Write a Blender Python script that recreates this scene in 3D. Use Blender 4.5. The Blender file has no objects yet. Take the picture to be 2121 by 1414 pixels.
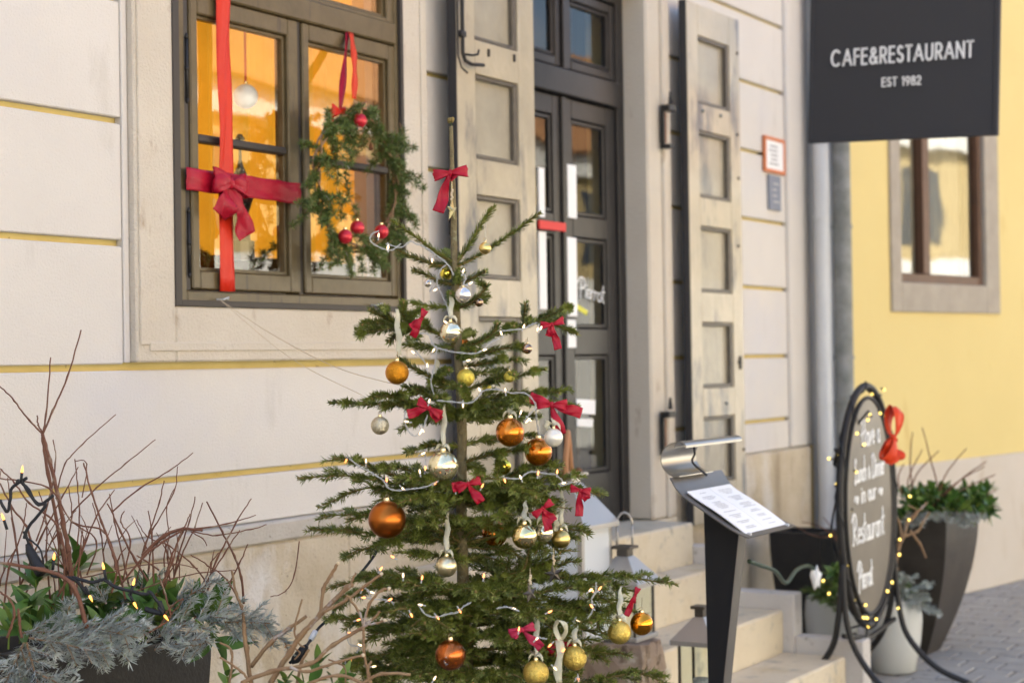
import bpy, bmesh, math, random
import numpy as np
from mathutils import Vector, Matrix
random.seed(7); RS=np.random.RandomState(7)
S=bpy.context.scene
# ---------------------------------------------------------------- camera, world, sun, exposure
CAM=np.array([0.,-3.88,1.62]); FP=3560.; _t=math.radians(31); _e=math.radians(.5625); _rho=.015
_f0=np.array([math.cos(_t),math.sin(_t),0]); _r0=np.array([math.sin(_t),-math.cos(_t),0]); _z=np.array([0,0,1.])
FW=math.cos(_e)*_f0+math.sin(_e)*_z; _u0=-math.sin(_e)*_f0+math.cos(_e)*_z; _n=math.sqrt(1+_rho**2)
RT=(_r0-_rho*_u0)/_n; UP=(_u0+_rho*_r0)/_n
cd=bpy.data.cameras.new('camera'); cam=bpy.data.objects.new('camera',cd); S.collection.objects.link(cam)
cam.matrix_world=Matrix(((RT[0],UP[0],-FW[0],CAM[0]),(RT[1],UP[1],-FW[1],CAM[1]),(RT[2],UP[2],-FW[2],CAM[2]),(0,0,0,1)))
cd.sensor_width=36; cd.lens=FP/2121*36; cd.clip_end=200; cd.clip_start=.05
cd.dof.use_dof=True; cd.dof.focus_distance=4.75; cd.dof.aperture_fstop=2.9
S.camera=cam
W=bpy.data.worlds.new('World'); S.world=W; W.use_nodes=True
_nt=W.node_tree; _bg=_nt.nodes['Background']; _sk=_nt.nodes.new('ShaderNodeTexSky'); _sk.sky_type='NISHITA'; _sk.sun_disc=False
SUN_EL=math.radians(44); SUN_AZ=math.radians(-12)      # azimuth measured from +Y towards +X
_sk.sun_elevation=SUN_EL; _sk.sun_rotation=SUN_AZ; _sk.dust_density=3.0; _sk.air_density=1.0; _sk.ozone_density=1.0
_nt.links.new(_sk.outputs[0],_bg.inputs[0]); _bg.inputs[1].default_value=.15
sl=bpy.data.lights.new('sun','SUN'); so=bpy.data.objects.new('sun',sl); S.collection.objects.link(so)
sl.energy=4.6; sl.angle=math.radians(.5); sl.color=(1,.95,.87)
_sd=Vector((math.sin(SUN_AZ)*math.cos(SUN_EL),math.cos(SUN_AZ)*math.cos(SUN_EL),math.sin(SUN_EL)))
so.rotation_euler=_sd.to_track_quat('Z','Y').to_euler(); so.location=(0,20,20)
S.view_settings.view_transform='Standard'; S.view_settings.look='None'; S.view_settings.gamma=1; S.view_settings.use_curve_mapping=False
S.view_settings.exposure=1.93
S.render.engine='CYCLES'
S.cycles.use_denoising=True; S.cycles.max_bounces=8; S.cycles.diffuse_bounces=4; S.cycles.transparent_max_bounces=12
S.cycles.caustics_reflective=False; S.cycles.caustics_refractive=False; S.cycles.sample_clamp_indirect=6

# ---------------------------------------------------------------- measuring helpers (photo pixel -> point in the place)
def ray(x,y): return FW+(x-1060.5)/FP*RT-(y-707)/FP*UP
def P(x,y,d): return CAM+ray(x,y)*d
def onY(x,y,Y=0.):
    d=ray(x,y); return CAM+d*((Y-CAM[1])/d[1])
def onPl(x,y,p0,n):
    d=ray(x,y); return CAM+d*(((p0-CAM)@n)/(d@n))
def V(*a): return np.array(a,float)
def nrm(v): return v/max(1e-9,np.linalg.norm(v))

# ---------------------------------------------------------------- object helpers
ORG={}
def tag(o,label=None,cat=None,group=None,kind=None):
    if label: o['label']=label
    if cat: o['category']=cat
    if group: o['group']=group
    if kind: o['kind']=kind
    return o
def link(o,parent=None):
    S.collection.objects.link(o)
    if parent is not None: o.parent=parent
def thing(name,label,cat,loc,group=None):
    o=bpy.data.objects.new(name,None); o.empty_display_size=.05; o.location=tuple(loc); link(o); ORG[o.name]=V(*loc)
    return tag(o,label,cat,group)
class MB:
    def __init__(s): s.v=[]; s.f=[]
    def add(s,v,f):
        n=len(s.v); s.v+= [tuple(map(float,p)) for p in v]; s.f+=[tuple(i+n for i in q) for q in f]; return s
    def box(s,x0,x1,y0,y1,z0,z1,b=0.,M=None):
        if b<=0:
            v=[(x,y,z) for z in (z0,z1) for y in (y0,y1) for x in (x0,x1)]
            f=[(0,2,3,1),(4,5,7,6),(0,1,5,4),(2,6,7,3),(0,4,6,2),(1,3,7,5)]
        else:
            bm=bmesh.new(); bmesh.ops.create_cube(bm,size=1)
            for q in bm.verts: q.co=Vector(((x0+x1)/2+q.co.x*(x1-x0),(y0+y1)/2+q.co.y*(y1-y0),(z0+z1)/2+q.co.z*(z1-z0)))
            bmesh.ops.bevel(bm,geom=bm.edges[:],offset=b,segments=1,affect='EDGES')
            bm.verts.index_update(); v=[tuple(q.co) for q in bm.verts]; f=[[q.index for q in g.verts] for g in bm.faces]; bm.free()
        if M is not None: v=[tuple(M@np.array([*p,1.]))[:3] for p in v]
        return s.add(v,f)
    def tube(s,pts,r,n=6,cap=True):
        pts=[np.array(p,float) for p in pts]; m=len(pts)
        rs=[r]*m if np.isscalar(r) else list(r)
        T=[nrm(pts[min(i+1,m-1)]-pts[max(i-1,0)]) for i in range(m)]
        a=nrm(np.cross(T[0],V(0,0,1) if abs(T[0][2])<.9 else V(1,0,0)))
        vs=[]
        for i in range(m):
            a=nrm(a-T[i]*(a@T[i])); b=np.cross(T[i],a)
            for k in range(n):
                w=2*math.pi*k/n; vs.append(pts[i]+rs[i]*(math.cos(w)*a+math.sin(w)*b))
        fs=[(i*n+k,i*n+(k+1)%n,(i+1)*n+(k+1)%n,(i+1)*n+k) for i in range(m-1) for k in range(n)]
        if cap: fs+=[tuple(range(n-1,-1,-1)),tuple((m-1)*n+k for k in range(n))]
        return s.add(vs,fs)
    def lathe(s,prof,c=(0,0,0),n=24,ax=None):
        vs=[]; m=len(prof)
        for r,z in prof:
            for k in range(n):
                w=2*math.pi*k/n; vs.append((c[0]+r*math.cos(w),c[1]+r*math.sin(w),c[2]+z))
        fs=[(i*n+k,i*n+(k+1)%n,(i+1)*n+(k+1)%n,(i+1)*n+k) for i in range(m-1) for k in range(n)]
        fs+=[tuple(range(n-1,-1,-1)),tuple((m-1)*n+k for k in range(n))]
        return s.add(vs,fs)
    def sphere(s,c,r,n=24,m=14,sq=1.):
        return s.lathe([(r*math.sin(math.pi*max(.002,min(.998,i/m))),-r*sq*math.cos(math.pi*i/m)) for i in range(m+1)],c,n)
    def cloth(s,pts,wid,th=.0012,fold=.10,cols=8,fr=2.2,ph=0.):
        # creased cloth ribbon: several columns across, pushed in and out of the surface
        m=len(pts); rows=[]
        for i in range(m):
            t=nrm(np.array(pts[min(i+1,m-1)])-np.array(pts[max(i-1,0)])); w=np.array(wid[i]); wl=np.linalg.norm(w); nn=nrm(np.cross(t,w)); row=[]
            for k in range(cols+1):
                q=-1+2*k/cols; a=fold*wl*(math.sin(q*math.pi*fr+ph+i*.35)*.6+math.sin(q*math.pi*fr*2.3+i*.8+ph)*.4)
                row.append(np.array(pts[i])+w*q+nn*a)
            rows.append((row,nn*th/2))
        A=[p+n for r,n in rows for p in r]; B=[p-n for r,n in rows for p in r]; c=cols+1; n=len(A); f=[]
        for i in range(m-1):
            for k in range(cols): a=i*c+k; f+=[(a,a+1,a+c+1,a+c),(n+a,n+a+c,n+a+c+1,n+a+1)]
            a=i*c; f+=[(a,a+c,n+a+c,n+a)]; a=i*c+cols; f+=[(a,n+a,n+a+c,a+c)]
        for k in range(cols): f+=[(k,n+k,n+k+1,k+1)]; a=(m-1)*c+k; f+=[(a,a+1,n+a+1,n+a)]
        return s.add(A+B,f)
    def strip(s,pts,wid,th=.0012):
        # ribbon: centre line pts, half-width vectors wid (list), given thickness
        m=len(pts); A=[];B=[]
        for i in range(m):
            t=nrm(np.array(pts[min(i+1,m-1)])-np.array(pts[max(i-1,0)])); nn=nrm(np.cross(t,wid[i]))*th/2
            for q in (-1,1):
                A.append(np.array(pts[i])+q*np.array(wid[i])+nn); B.append(np.array(pts[i])+q*np.array(wid[i])-nn)
        n=len(A); f=[]
        for i in range(m-1):
            a=2*i; f+=[(a,a+1,a+3,a+2),(n+a,n+a+2,n+a+3,n+a+1),(a,a+2,n+a+2,n+a),(a+1,n+a+1,n+a+3,a+3)]
        f+=[(0,n,n+1,1),(2*m-2,2*m-1,n+2*m-1,n+2*m-2)]
        return s.add(A+B,f)
    def prism(s,poly,y0,y1,ax='y'):
        # poly of (x,z) extruded in y, or (y,z) in x, or (x,y) in z
        n=len(poly)
        g={'y':lambda a,b,t:(a,t,b),'x':lambda a,b,t:(t,a,b),'z':lambda a,b,t:(a,b,t)}[ax]
        v=[g(a,b,y0) for a,b in poly]+[g(a,b,y1) for a,b in poly]
        f=[tuple(range(n-1,-1,-1)),tuple(range(n,2*n))]+[(i,(i+1)%n,n+(i+1)%n,n+i) for i in range(n)]
        return s.add(v,f)
    def build(s,name,m,parent=None,smooth=False,loc=None,auto=None):
        v=np.array(s.v)
        if parent is not None: o0=ORG[parent.name]
        else:
            o0=V(*loc) if loc is not None else V((v[:,0].min()+v[:,0].max())/2,(v[:,1].min()+v[:,1].max())/2,v[:,2].min())
        me=bpy.data.meshes.new(name); me.from_pydata((v-o0).tolist(),[],s.f); 
        bm=bmesh.new(); bm.from_mesh(me); bmesh.ops.recalc_face_normals(bm,faces=bm.faces[:]); bm.to_mesh(me); bm.free()
        me.materials.append(m)
        if smooth: me.polygons.foreach_set('use_smooth',[True]*len(me.polygons))
        if auto and smooth:
            me.set_sharp_from_angle(angle=math.radians(auto))
        o=bpy.data.objects.new(name,me)
        if parent is None: o.location=tuple(o0)
        link(o,parent); ORG[o.name]=o0
        return o
def fastmesh(name,v,q,m,parent,smooth=False):
    o0=ORG[parent.name]; me=bpy.data.meshes.new(name); v=np.asarray(v,np.float32)-o0.astype(np.float32)
    me.vertices.add(len(v)); me.vertices.foreach_set('co',v.ravel()); k=q.shape[1]
    me.loops.add(q.size); me.loops.foreach_set('vertex_index',q.astype(np.int32).ravel())
    me.polygons.add(len(q)); me.polygons.foreach_set('loop_start',np.arange(0,q.size,k,dtype=np.int32))
    me.update(); me.materials.append(m); o=bpy.data.objects.new(name,me); link(o,parent); ORG[o.name]=o0
    return o

def smooth(pts,k=6,wob=0.):
    pts=[np.array(p,float) for p in pts]; out=[]; m=len(pts)
    for i in range(m-1):
        p0,p1,p2,p3=pts[max(i-1,0)],pts[i],pts[i+1],pts[min(i+2,m-1)]
        for j in range(k):
            t=j/k; out.append(.5*((2*p1)+(-p0+p2)*t+(2*p0-5*p1+4*p2-p3)*t*t+(-p0+3*p1-3*p2+p3)*t**3)+RS.uniform(-1,1,3)*wob)
    out.append(pts[-1]); return out

# ---------------------------------------------------------------- materials
def mat(name,base,rough=.6,metal=0.,var=None,vs=3.,vd=.5,bump=0.,bs=60.,spec=.28,emis=None,es=0.,layers=(),trans=0.,coat=0.,streak=None,sub=0.,bd=5.,crack=None):
    m=bpy.data.materials.new(name); m.use_nodes=True; nt=m.node_tree; N=nt.nodes; L=nt.links; b=N['Principled BSDF']
    b.inputs['Roughness'].default_value=rough; b.inputs['Metallic'].default_value=metal; b.inputs['Specular IOR Level'].default_value=spec
    b.inputs['Transmission Weight'].default_value=trans; b.inputs['Coat Weight'].default_value=coat; b.inputs['Coat Roughness'].default_value=.06
    b.inputs['Base Color'].default_value=(*base,1)
    geo=N.new('ShaderNodeNewGeometry'); col=None
    def noise(sc,det=5.,vec=None,ro=.6):
        n=N.new('ShaderNodeTexNoise'); n.inputs['Scale'].default_value=sc; n.inputs['Detail'].default_value=det; n.inputs['Roughness'].default_value=ro
        L.new(vec if vec is not None else geo.outputs['Position'],n.inputs['Vector']); return n
    def ramp(src,a,c):
        r=N.new('ShaderNodeMapRange'); r.inputs[1].default_value=a; r.inputs[2].default_value=c; r.clamp=True; L.new(src,r.inputs[0]); return r.outputs[0]
    def mix(fac,c1,c2):
        x=N.new('ShaderNodeMix'); x.data_type='RGBA'; L.new(fac,x.inputs[0])
        for s_,c in ((6,c1),(7,c2)):
            if isinstance(c,tuple): x.inputs[s_].default_value=(*c,1)
            else: L.new(c,x.inputs[s_])
        return x.outputs[2]
    if var is not None: col=mix(ramp(noise(vs,6).outputs[0],.5-vd/2,.5+vd/2),base,var)
    for (c,sc,a,z,st) in layers:      # stains: colour, scale, range, stretch(z)
        mp=N.new('ShaderNodeMapping'); mp.inputs['Scale'].default_value=(1,1,st); mp.inputs['Location'].default_value=(sc*.37,1.3,sc*.11); L.new(geo.outputs['Position'],mp.inputs[0])
        col=mix(ramp(noise(sc,6,mp.outputs[0]).outputs[0],a,z),col if col is not None else base,c)
    if crack:
        wn=noise(.9,3); ab=N.new('ShaderNodeMath'); ab.operation='SUBTRACT'; ab.inputs[1].default_value=.5; L.new(wn.outputs[0],ab.inputs[0]); a2=N.new('ShaderNodeMath'); a2.operation='ABSOLUTE'; L.new(ab.outputs[0],a2.inputs[0])
        col=mix(ramp(a2.outputs[0],.0006,.0022),tuple(c*.72 for c in base),col)
    if col is not None: L.new(col,b.inputs['Base Color'])
    if bump>0:
        n=noise(bs,bd); bp=N.new('ShaderNodeBump'); bp.inputs['Strength'].default_value=bump; bp.inputs['Distance'].default_value=.01
        L.new(n.outputs[0],bp.inputs['Height']); L.new(bp.outputs[0],b.inputs['Normal'])
    if emis: b.inputs['Emission Color'].default_value=(*emis,1); b.inputs['Emission Strength'].default_value=es
    m['nt']=1
    return m
M={}
M['plaster']=mat('plaster',(.665,.625,.568),.9,var=(.61,.572,.52),vs=1.1,vd=.4,bump=.35,bs=120,layers=[((.56,.52,.46),9,.60,.75,.25),((.50,.43,.34),30,.68,.78,1.),((.58,.56,.56),.8,.52,.70,1.)])
M['yellow_groove']=mat('yellow_groove',(.66,.53,.22),.9,var=(.56,.43,.15),vs=6,layers=[((.18,.12,.06),22,.66,.72,1.)])
M['surround']=mat('surround_stone',(.64,.575,.475),.95,var=(.58,.51,.41),vs=3,bump=.7,bs=110,layers=[((.42,.33,.24),14,.62,.75,.4)])
M['plinth']=mat('plinth_stone',(.60,.52,.395),.92,var=(.45,.37,.25),vs=2.2,vd=.30,bump=.7,bs=60,layers=[((.34,.27,.18),5,.53,.70,.3),((.28,.24,.18),38,.62,.70,1.),((.64,.60,.54),3.1,.52,.66,.6),((.08,.07,.05),85,.69,.72,1.)])
M['cap']=mat('plinth_cap_stone',(.52,.48,.42),.92,var=(.42,.38,.32),vs=6,bump=.5,bs=70,layers=[((.2,.17,.13),40,.66,.72,1.)])
M['step']=mat('step_stone',(.69,.60,.45),.85,var=(.60,.51,.37),vs=3,bump=.35,bs=60,layers=[((.56,.45,.28),4,.54,.72,.8),((.40,.35,.28),13,.60,.74,1.),((.30,.24,.15),55,.66,.71,1.),((.33,.31,.27),7,.58,.72,1.)])
M['cheek']=mat('cheek_stone',(.57,.54,.50),.88,var=(.50,.46,.42),vs=5,bump=.35,bs=60,layers=[((.28,.25,.2),18,.62,.74,1.)])
M['rough']=mat('rough_brown_stone',(.36,.27,.20),.95,var=(.26,.19,.14),vs=9,bump=1.,bs=22,layers=[((.13,.09,.06),11,.56,.64,1.),((.5,.43,.34),14,.58,.66,1.)])
M['frame']=mat('window_frame_paint',(.135,.100,.048),.36,var=(.085,.064,.030),vs=14,bump=.12,bs=50,coat=.08,layers=[((.06,.045,.03),40,.60,.72,.1)])
M['frame_dark']=mat('dark_paint_and_shade',(.05,.042,.035),.5)  # dark paint of the bars; on rebate strips it draws the frame's shadow
M['shutter']=mat('shutter_paint',(.49,.415,.29),.30,var=(.37,.315,.225),vs=5,vd=.4,bump=.3,bs=35,coat=.15,layers=[((.12,.12,.125),4.5,.565,.68,.35),((.52,.45,.33),18,.60,.72,.1)])
M['shutter_panel']=mat('shutter_panel_paint',(.38,.335,.245),.32,var=(.29,.255,.19),vs=6,vd=.4,bump=.3,bs=35,coat=.15,layers=[((.12,.12,.12),4.5,.55,.68,.35)])
M['shutter_mould']=mat('moulding_paint_shade',(.085,.072,.06),.35,var=(.14,.12,.09),vs=20)  # dark paint that also draws the shadow inside the panel recesses
M['shutter_edge']=mat('shutter_edge_paint',(.035,.035,.038),.35,bump=.1,bs=60)
M['door']=mat('door_paint',(.016,.0155,.016),.36,var=(.030,.027,.026),vs=8,bump=.08,bs=60)
M['iron']=mat('black_iron',(.03,.028,.027),.45,.3,bump=.15,bs=100)
M['rust']=mat('rusty_iron',(.28,.13,.06),.7,.2,var=(.10,.05,.03),vs=30)
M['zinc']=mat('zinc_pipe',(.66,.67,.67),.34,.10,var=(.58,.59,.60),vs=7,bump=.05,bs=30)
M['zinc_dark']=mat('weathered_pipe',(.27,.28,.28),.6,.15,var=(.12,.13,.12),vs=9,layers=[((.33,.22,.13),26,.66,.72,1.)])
M['yellow']=mat('yellow_render',(.70,.565,.245),.9,var=(.655,.52,.22),vs=.9,bump=.25,bs=120,layers=[((.58,.42,.16),5,.62,.8,.3)])
M['yplinth']=mat('grey_plinth',(.60,.54,.47),.92,var=(.52,.46,.38),vs=1.5,bump=.3,bs=70,layers=[((.45,.37,.27),8,.58,.72,.2)])
M['ysur']=mat('window_stone',(.43,.38,.31),.95,var=(.34,.30,.24),vs=8,bump=.7,bs=60)
M['brownwood']=mat('brown_wood',(.14,.07,.04),.5,var=(.09,.05,.03),vs=12)
M['sign']=mat('sign_fabric',(.042,.042,.046),.72,bump=.2,bs=180)
M['white']=mat('white_paint',(.80,.80,.79),.5)
M['chalk']=mat('chalk_marker',(.82,.82,.80),.8)
M['board']=mat('dark_board',(.22,.19,.145),.35,var=(.13,.11,.085),vs=3)
M['steel']=mat('brushed_steel',(.36,.34,.31),.33,.95,bump=.03,bs=200)
M['steel2']=mat('stand_steel',(.20,.185,.165),.42,.6,var=(.17,.155,.14),vs=6,bump=.04,bs=90)
M['lantern']=mat('lantern_metal',(.42,.39,.355),.36,.55,bump=.05,bs=60)
M['lantern_dark']=mat('lantern_frame_metal',(.10,.085,.07),.4,.6)
M['frost']=mat('milky_glass',(.62,.64,.65),.3)
M['post']=mat('stand_black',(.016,.016,.018),.5,bump=.04,bs=90)
M['paper']=mat('paper',(.83,.83,.83),.6)
M['ink']=mat('grey_ink',(.42,.42,.43),.8)
M['planter']=mat('planter_dark',(.022,.020,.018),.55,var=(.035,.031,.026),vs=7,bump=.3,bs=60)
M['planter2']=mat('planter_bronze',(.026,.022,.018),.42,var=(.06,.05,.04),vs=5,bump=.25,bs=50,layers=[((.05,.04,.03),9,.55,.7,.4)])
M['pot']=mat('white_glazed_pot',(.60,.60,.56),.2,coat=.5)
M['paver']=mat('paver_stone',(.30,.28,.255),.85,var=(.37,.35,.32),vs=6,bump=.4,bs=60,layers=[((.12,.115,.11),9,.60,.72,1.)])
M['joint']=mat('paver_joint',(.11,.105,.10),.95,bump=.5,bs=90)
M['street']=mat('street_setts',(.22,.215,.21),.9,var=(.28,.27,.26),vs=4,bump=.6,bs=25)
M['bark']=mat('fir_bark',(.16,.12,.065),.9,var=(.25,.21,.11),vs=45,bump=.9,bs=110,layers=[((.28,.27,.16),28,.60,.68,1.)])
M['shoot']=mat('fir_twig',(.19,.13,.05),.85,var=(.26,.20,.07),vs=60,bump=.5,bs=200)
M['twig']=mat('red_brown_twig',(.14,.052,.032),.5,var=(.20,.095,.055),vs=25,bump=.5,bs=160,layers=[((.36,.28,.20),16,.60,.7,1.)])
M['twig2']=mat('tan_twig',(.33,.22,.12),.6,var=(.22,.12,.06),vs=22,bump=.5,bs=160,layers=[((.42,.37,.34),12,.58,.66,1.)])
M['cut']=mat('cut_wood',(.62,.50,.34),.8)
M['leaf']=mat('laurel_leaf',(.055,.13,.028),.32,var=(.10,.19,.035),vs=11,bump=.1,bs=60,coat=.2)
M['leaf2']=mat('young_leaf',(.20,.27,.05),.4,var=(.12,.21,.04),vs=16)
M['blackwire']=mat('black_cable',(.02,.021,.024),.5)
M['whitewire']=mat('white_cable',(.42,.42,.41),.4)
M['green_cable']=mat('dark_green_cable',(.03,.055,.035),.45)
M['flame']=mat('lit_bulb',(.9,.5,.15),.4,emis=(1,.36,.05),es=1.0)
M['flame2']=mat('lit_led',(1,.8,.3),.4,emis=(1,.68,.12),es=.9)
M['amber']=mat('lit_tree_bulb',(1,.6,.3),.4,emis=(1,.26,.05),es=1.0)
M['wwhite']=mat('lit_warm_bulb',(1,.9,.7),.4,emis=(1,.66,.34),es=.75)
M['satin']=mat('crimson_satin',(.42,.006,.026),.42,var=(.30,.004,.018),vs=20,bump=.25,bs=45)
M['satin_lit']=mat('backlit_red_satin',(.62,.030,.006),.42,var=(.54,.018,.010),vs=9,bump=.25,bs=30)  # red satin brightened as if window light shone through it
M['orange_satin']=mat('orange_red_satin',(.66,.060,.006),.45,var=(.56,.030,.008),vs=9)
M['pink_satin']=mat('sheer_pink_ribbon',(.42,.025,.07),.5,var=(.34,.015,.05),vs=20)
M['cap_gold']=mat('gold_cap',(.75,.62,.38),.25,1.)
M['curtain']=mat('orange_curtain_glow',(.72,.38,.04),.8,var=(.42,.19,.02),vs=4,emis=(1,.46,.025),es=.14)  # glow of the lit room is put into the cloth itself
M['curtain2']=mat('cream_curtain',(.78,.70,.52),.8,var=(.55,.52,.42),vs=3)
M['dim']=mat('dim_room',(.10,.08,.06),.9)
M['cone']=mat('cone_scales',(.16,.07,.035),.7)
M['gauze']=mat('patterned_ribbon',(.45,.28,.12),.5,var=(.25,.07,.05),vs=60,layers=[((.3,.33,.36),90,.60,.66,1.)])
M['leather']=mat('tan_leather',(.42,.20,.09),.45)
M['redsign']=mat('red_plate',(.62,.035,.03),.5)
M['yellowsign']=mat('yellow_green_strip',(.65,.62,.06),.5)
M['bluegrey']=mat('grey_blue_plate',(.20,.22,.27),.5)
M['orangeframe']=mat('orange_plate_frame',(.62,.20,.08),.5)
M['rooftile']=mat('roof_tiles',(.44,.22,.09),.8,var=(.34,.16,.06),vs=4)
M['oppwall']=mat('ochre_facade',(.50,.40,.20),.9,var=(.44,.34,.15),vs=.6); M['oppwhite']=mat('white_facade',(.74,.735,.66),.9,var=(.68,.675,.60),vs=.6)
M['oppglass']=mat('dark_window_glass',(.05,.06,.07),.1)
M['granite']=mat('speckled_candle',(.45,.44,.41),.6,var=(.2,.2,.19),vs=160,vd=.1)
def needle_mat(name,a,b_,tip,rough=.5):
    m=mat(name,a,rough,var=b_,vs=120,vd=.25,layers=[(tip,60,.55,.68,1.),(b_,7,.45,.65,1.)]); 
    m.node_tree.nodes['Principled BSDF'].inputs['Subsurface Weight'].default_value=0.; return m
M['fir']=needle_mat('fir_needles',(.050,.072,.014),(.175,.205,.035),(.46,.47,.17),.42)
M['spruce']=needle_mat('blue_spruce_needles',(.27,.32,.29),(.45,.48,.46),(.19,.27,.12),.55)
M['larch']=needle_mat('larch_needles',(.06,.095,.028),(.12,.17,.04),(.24,.27,.09),.45)
def glassmat(name,tint=(1,1,1),rough=.0,ior=1.5,refl=1.):
    m=bpy.data.materials.new(name); m.use_nodes=True; N=m.node_tree.nodes; L=m.node_tree.links; N.remove(N['Principled BSDF'])
    t=N.new('ShaderNodeBsdfTransparent'); t.inputs[0].default_value=(*tint,1); g=N.new('ShaderNodeBsdfGlossy'); g.inputs['Roughness'].default_value=rough
    f=N.new('ShaderNodeFresnel'); f.inputs[0].default_value=ior; x=N.new('ShaderNodeMixShader')
    no=N.new('ShaderNodeTexNoise'); no.inputs['Scale'].default_value=2.2; no.inputs['Detail'].default_value=1; bp=N.new('ShaderNodeBump'); bp.inputs['Strength'].default_value=.12; bp.inputs['Distance'].default_value=.02
    ge=N.new('ShaderNodeNewGeometry'); L.new(ge.outputs['Position'],no.inputs['Vector']); L.new(no.outputs[0],bp.inputs['Height']); L.new(bp.outputs[0],g.inputs['Normal'])
    iv=N.new('ShaderNodeMath'); iv.operation='SUBTRACT'; iv.inputs[0].default_value=1; L.new(ge.outputs['Backfacing'],iv.inputs[1]); mu=N.new('ShaderNodeMath'); mu.operation='MULTIPLY'; L.new(f.outputs[0],mu.inputs[0]); L.new(iv.outputs[0],mu.inputs[1])
    L.new(mu.outputs[0],x.inputs[0]); L.new(t.outputs[0],x.inputs[1]); L.new(g.outputs[0],x.inputs[2]); L.new(x.outputs[0],N['Material Output'].inputs[0]); return m
M['glass']=glassmat('window_glass',(.97,.97,.95),.0,2.15)
M['doorglass']=glassmat('door_glass',(.9,.9,.9),.0,1.45)
M['glass_old']=glassmat('old_reflecting_glass',(.8,.8,.78),.03,3.2)
M['glass_thin']=glassmat('thin_lantern_glass',(.95,.97,.95),.02,1.35)
def organza():
    m=bpy.data.materials.new('cream_organza'); m.use_nodes=True; N=m.node_tree.nodes; L=m.node_tree.links; b=N['Principled BSDF']
    b.inputs['Base Color'].default_value=(.72,.68,.50,1); b.inputs['Roughness'].default_value=.5
    t=N.new('ShaderNodeBsdfTransparent'); x=N.new('ShaderNodeMixShader'); x.inputs[0].default_value=.62
    L.new(t.outputs[0],x.inputs[1]); L.new(b.outputs[0],x.inputs[2]); L.new(x.outputs[0],N['Material Output'].inputs[0]); return m
M['organza']=organza()
def ball(name,base,rough,metal=1.,glit=False,foil=False,dark=None,coat=0.):
    m=mat(name,base,rough,metal,coat=coat); nt=m.node_tree; N=nt.nodes; L=nt.links; b=N['Principled BSDF']; ge=N.new('ShaderNodeNewGeometry')
    if glit:
        v=N.new('ShaderNodeTexVoronoi'); v.inputs['Scale'].default_value=900; L.new(ge.outputs['Position'],v.inputs['Vector'])
        r=N.new('ShaderNodeVectorMath'); r.operation='SUBTRACT'; L.new(v.outputs['Color'],r.inputs[0]); r.inputs[1].default_value=(.5,.5,.5)
        s=N.new('ShaderNodeVectorMath'); s.operation='SCALE'; s.inputs['Scale'].default_value=1.1; L.new(r.outputs[0],s.inputs[0])
        a=N.new('ShaderNodeVectorMath'); L.new(s.outputs[0],a.inputs[0]); L.new(ge.outputs['Normal'],a.inputs[1])
        n=N.new('ShaderNodeVectorMath'); n.operation='NORMALIZE'; L.new(a.outputs[0],n.inputs[0]); L.new(n.outputs[0],b.inputs['Normal'])
        mx=N.new('ShaderNodeMix'); mx.data_type='RGBA'; mx.inputs[6].default_value=(*[c*.55 for c in base],1); mx.inputs[7].default_value=(*[min(1,c*1.5) for c in base],1)
        L.new(v.outputs['Color'],mx.inputs[0]); L.new(mx.outputs[2],b.inputs['Base Color'])
    if foil:
        n=N.new('ShaderNodeTexNoise'); n.inputs['Scale'].default_value=38; n.inputs['Detail'].default_value=4; L.new(ge.outputs['Position'],n.inputs['Vector'])
        r=N.new('ShaderNodeMath'); r.operation='GREATER_THAN'; r.inputs[1].default_value=.66; L.new(n.outputs[0],r.inputs[0])
        mx=N.new('ShaderNodeMix'); mx.data_type='RGBA'; mx.inputs[6].default_value=(*base,1); mx.inputs[7].default_value=(*foil,1); L.new(r.outputs[0],mx.inputs[0]); L.new(mx.outputs[2],b.inputs['Base Color'])
    return m
BM={'champ':ball('champagne_shiny',(.93,.83,.56),.10,.9),'champf':ball('champagne_foil',(.88,.80,.52),.16,.85,foil=(.10,.09,.08)),
'orange_g':ball('orange_glitter',(.75,.28,.02),.3,.85,glit=True),'yellow_g':ball('yellow_glitter',(.93,.60,.10),.3,.85,glit=True),
'gold_g':ball('gold_glitter',(.92,.53,.12),.3,.85,glit=True),'silver_g':ball('champagne_glitter',(.72,.60,.42),.3,.9,glit=True),
'orange':ball('amber_pearl',(.68,.20,.006),.22,.9,coat=.6),'bronze':ball('bronze_satin',(.46,.135,.022),.30,.97),
'bronzef':ball('bronze_foil',(.48,.12,.015),.24,.9,foil=(.9,.9,.9),coat=.5),'pearl':ball('white_pearl',(.80,.74,.62),.28,.35,coat=.3),
'goldm':ball('matte_gold',(.85,.62,.22),.30,1.),'mirror':ball('gold_mirror',(.92,.74,.36),.03,1.),'copper':ball('copper_mirror',(.85,.32,.03),.04,1.),
'goldp':ball('pale_gold_satin',(.88,.74,.45),.30,.9),'silver':ball('silver_pearl',(.80,.74,.68),.14,.8),'red':ball('red_matte',(.55,.02,.035),.3,.3,coat=.3),
'snow':ball('white_frosted',(.85,.83,.78),.5,0.),'brownm':ball('small_bronze',(.48,.32,.22),.25,1.),'yellow_s':ball('yellow_shiny',(.85,.68,.10),.12,.9)}

# ================================================================= GROUND
g=MB().box(-60,80,-60,60,-.06,-.03); tag(g.build('street',M['street'],loc=(0,0,-.03)),kind='structure')
g=MB().box(-3,16,-8.5,.3,-.03,-.012); pave=tag(g.build('pavement',M['joint'],loc=(0,0,-.02)),kind='structure')
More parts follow.
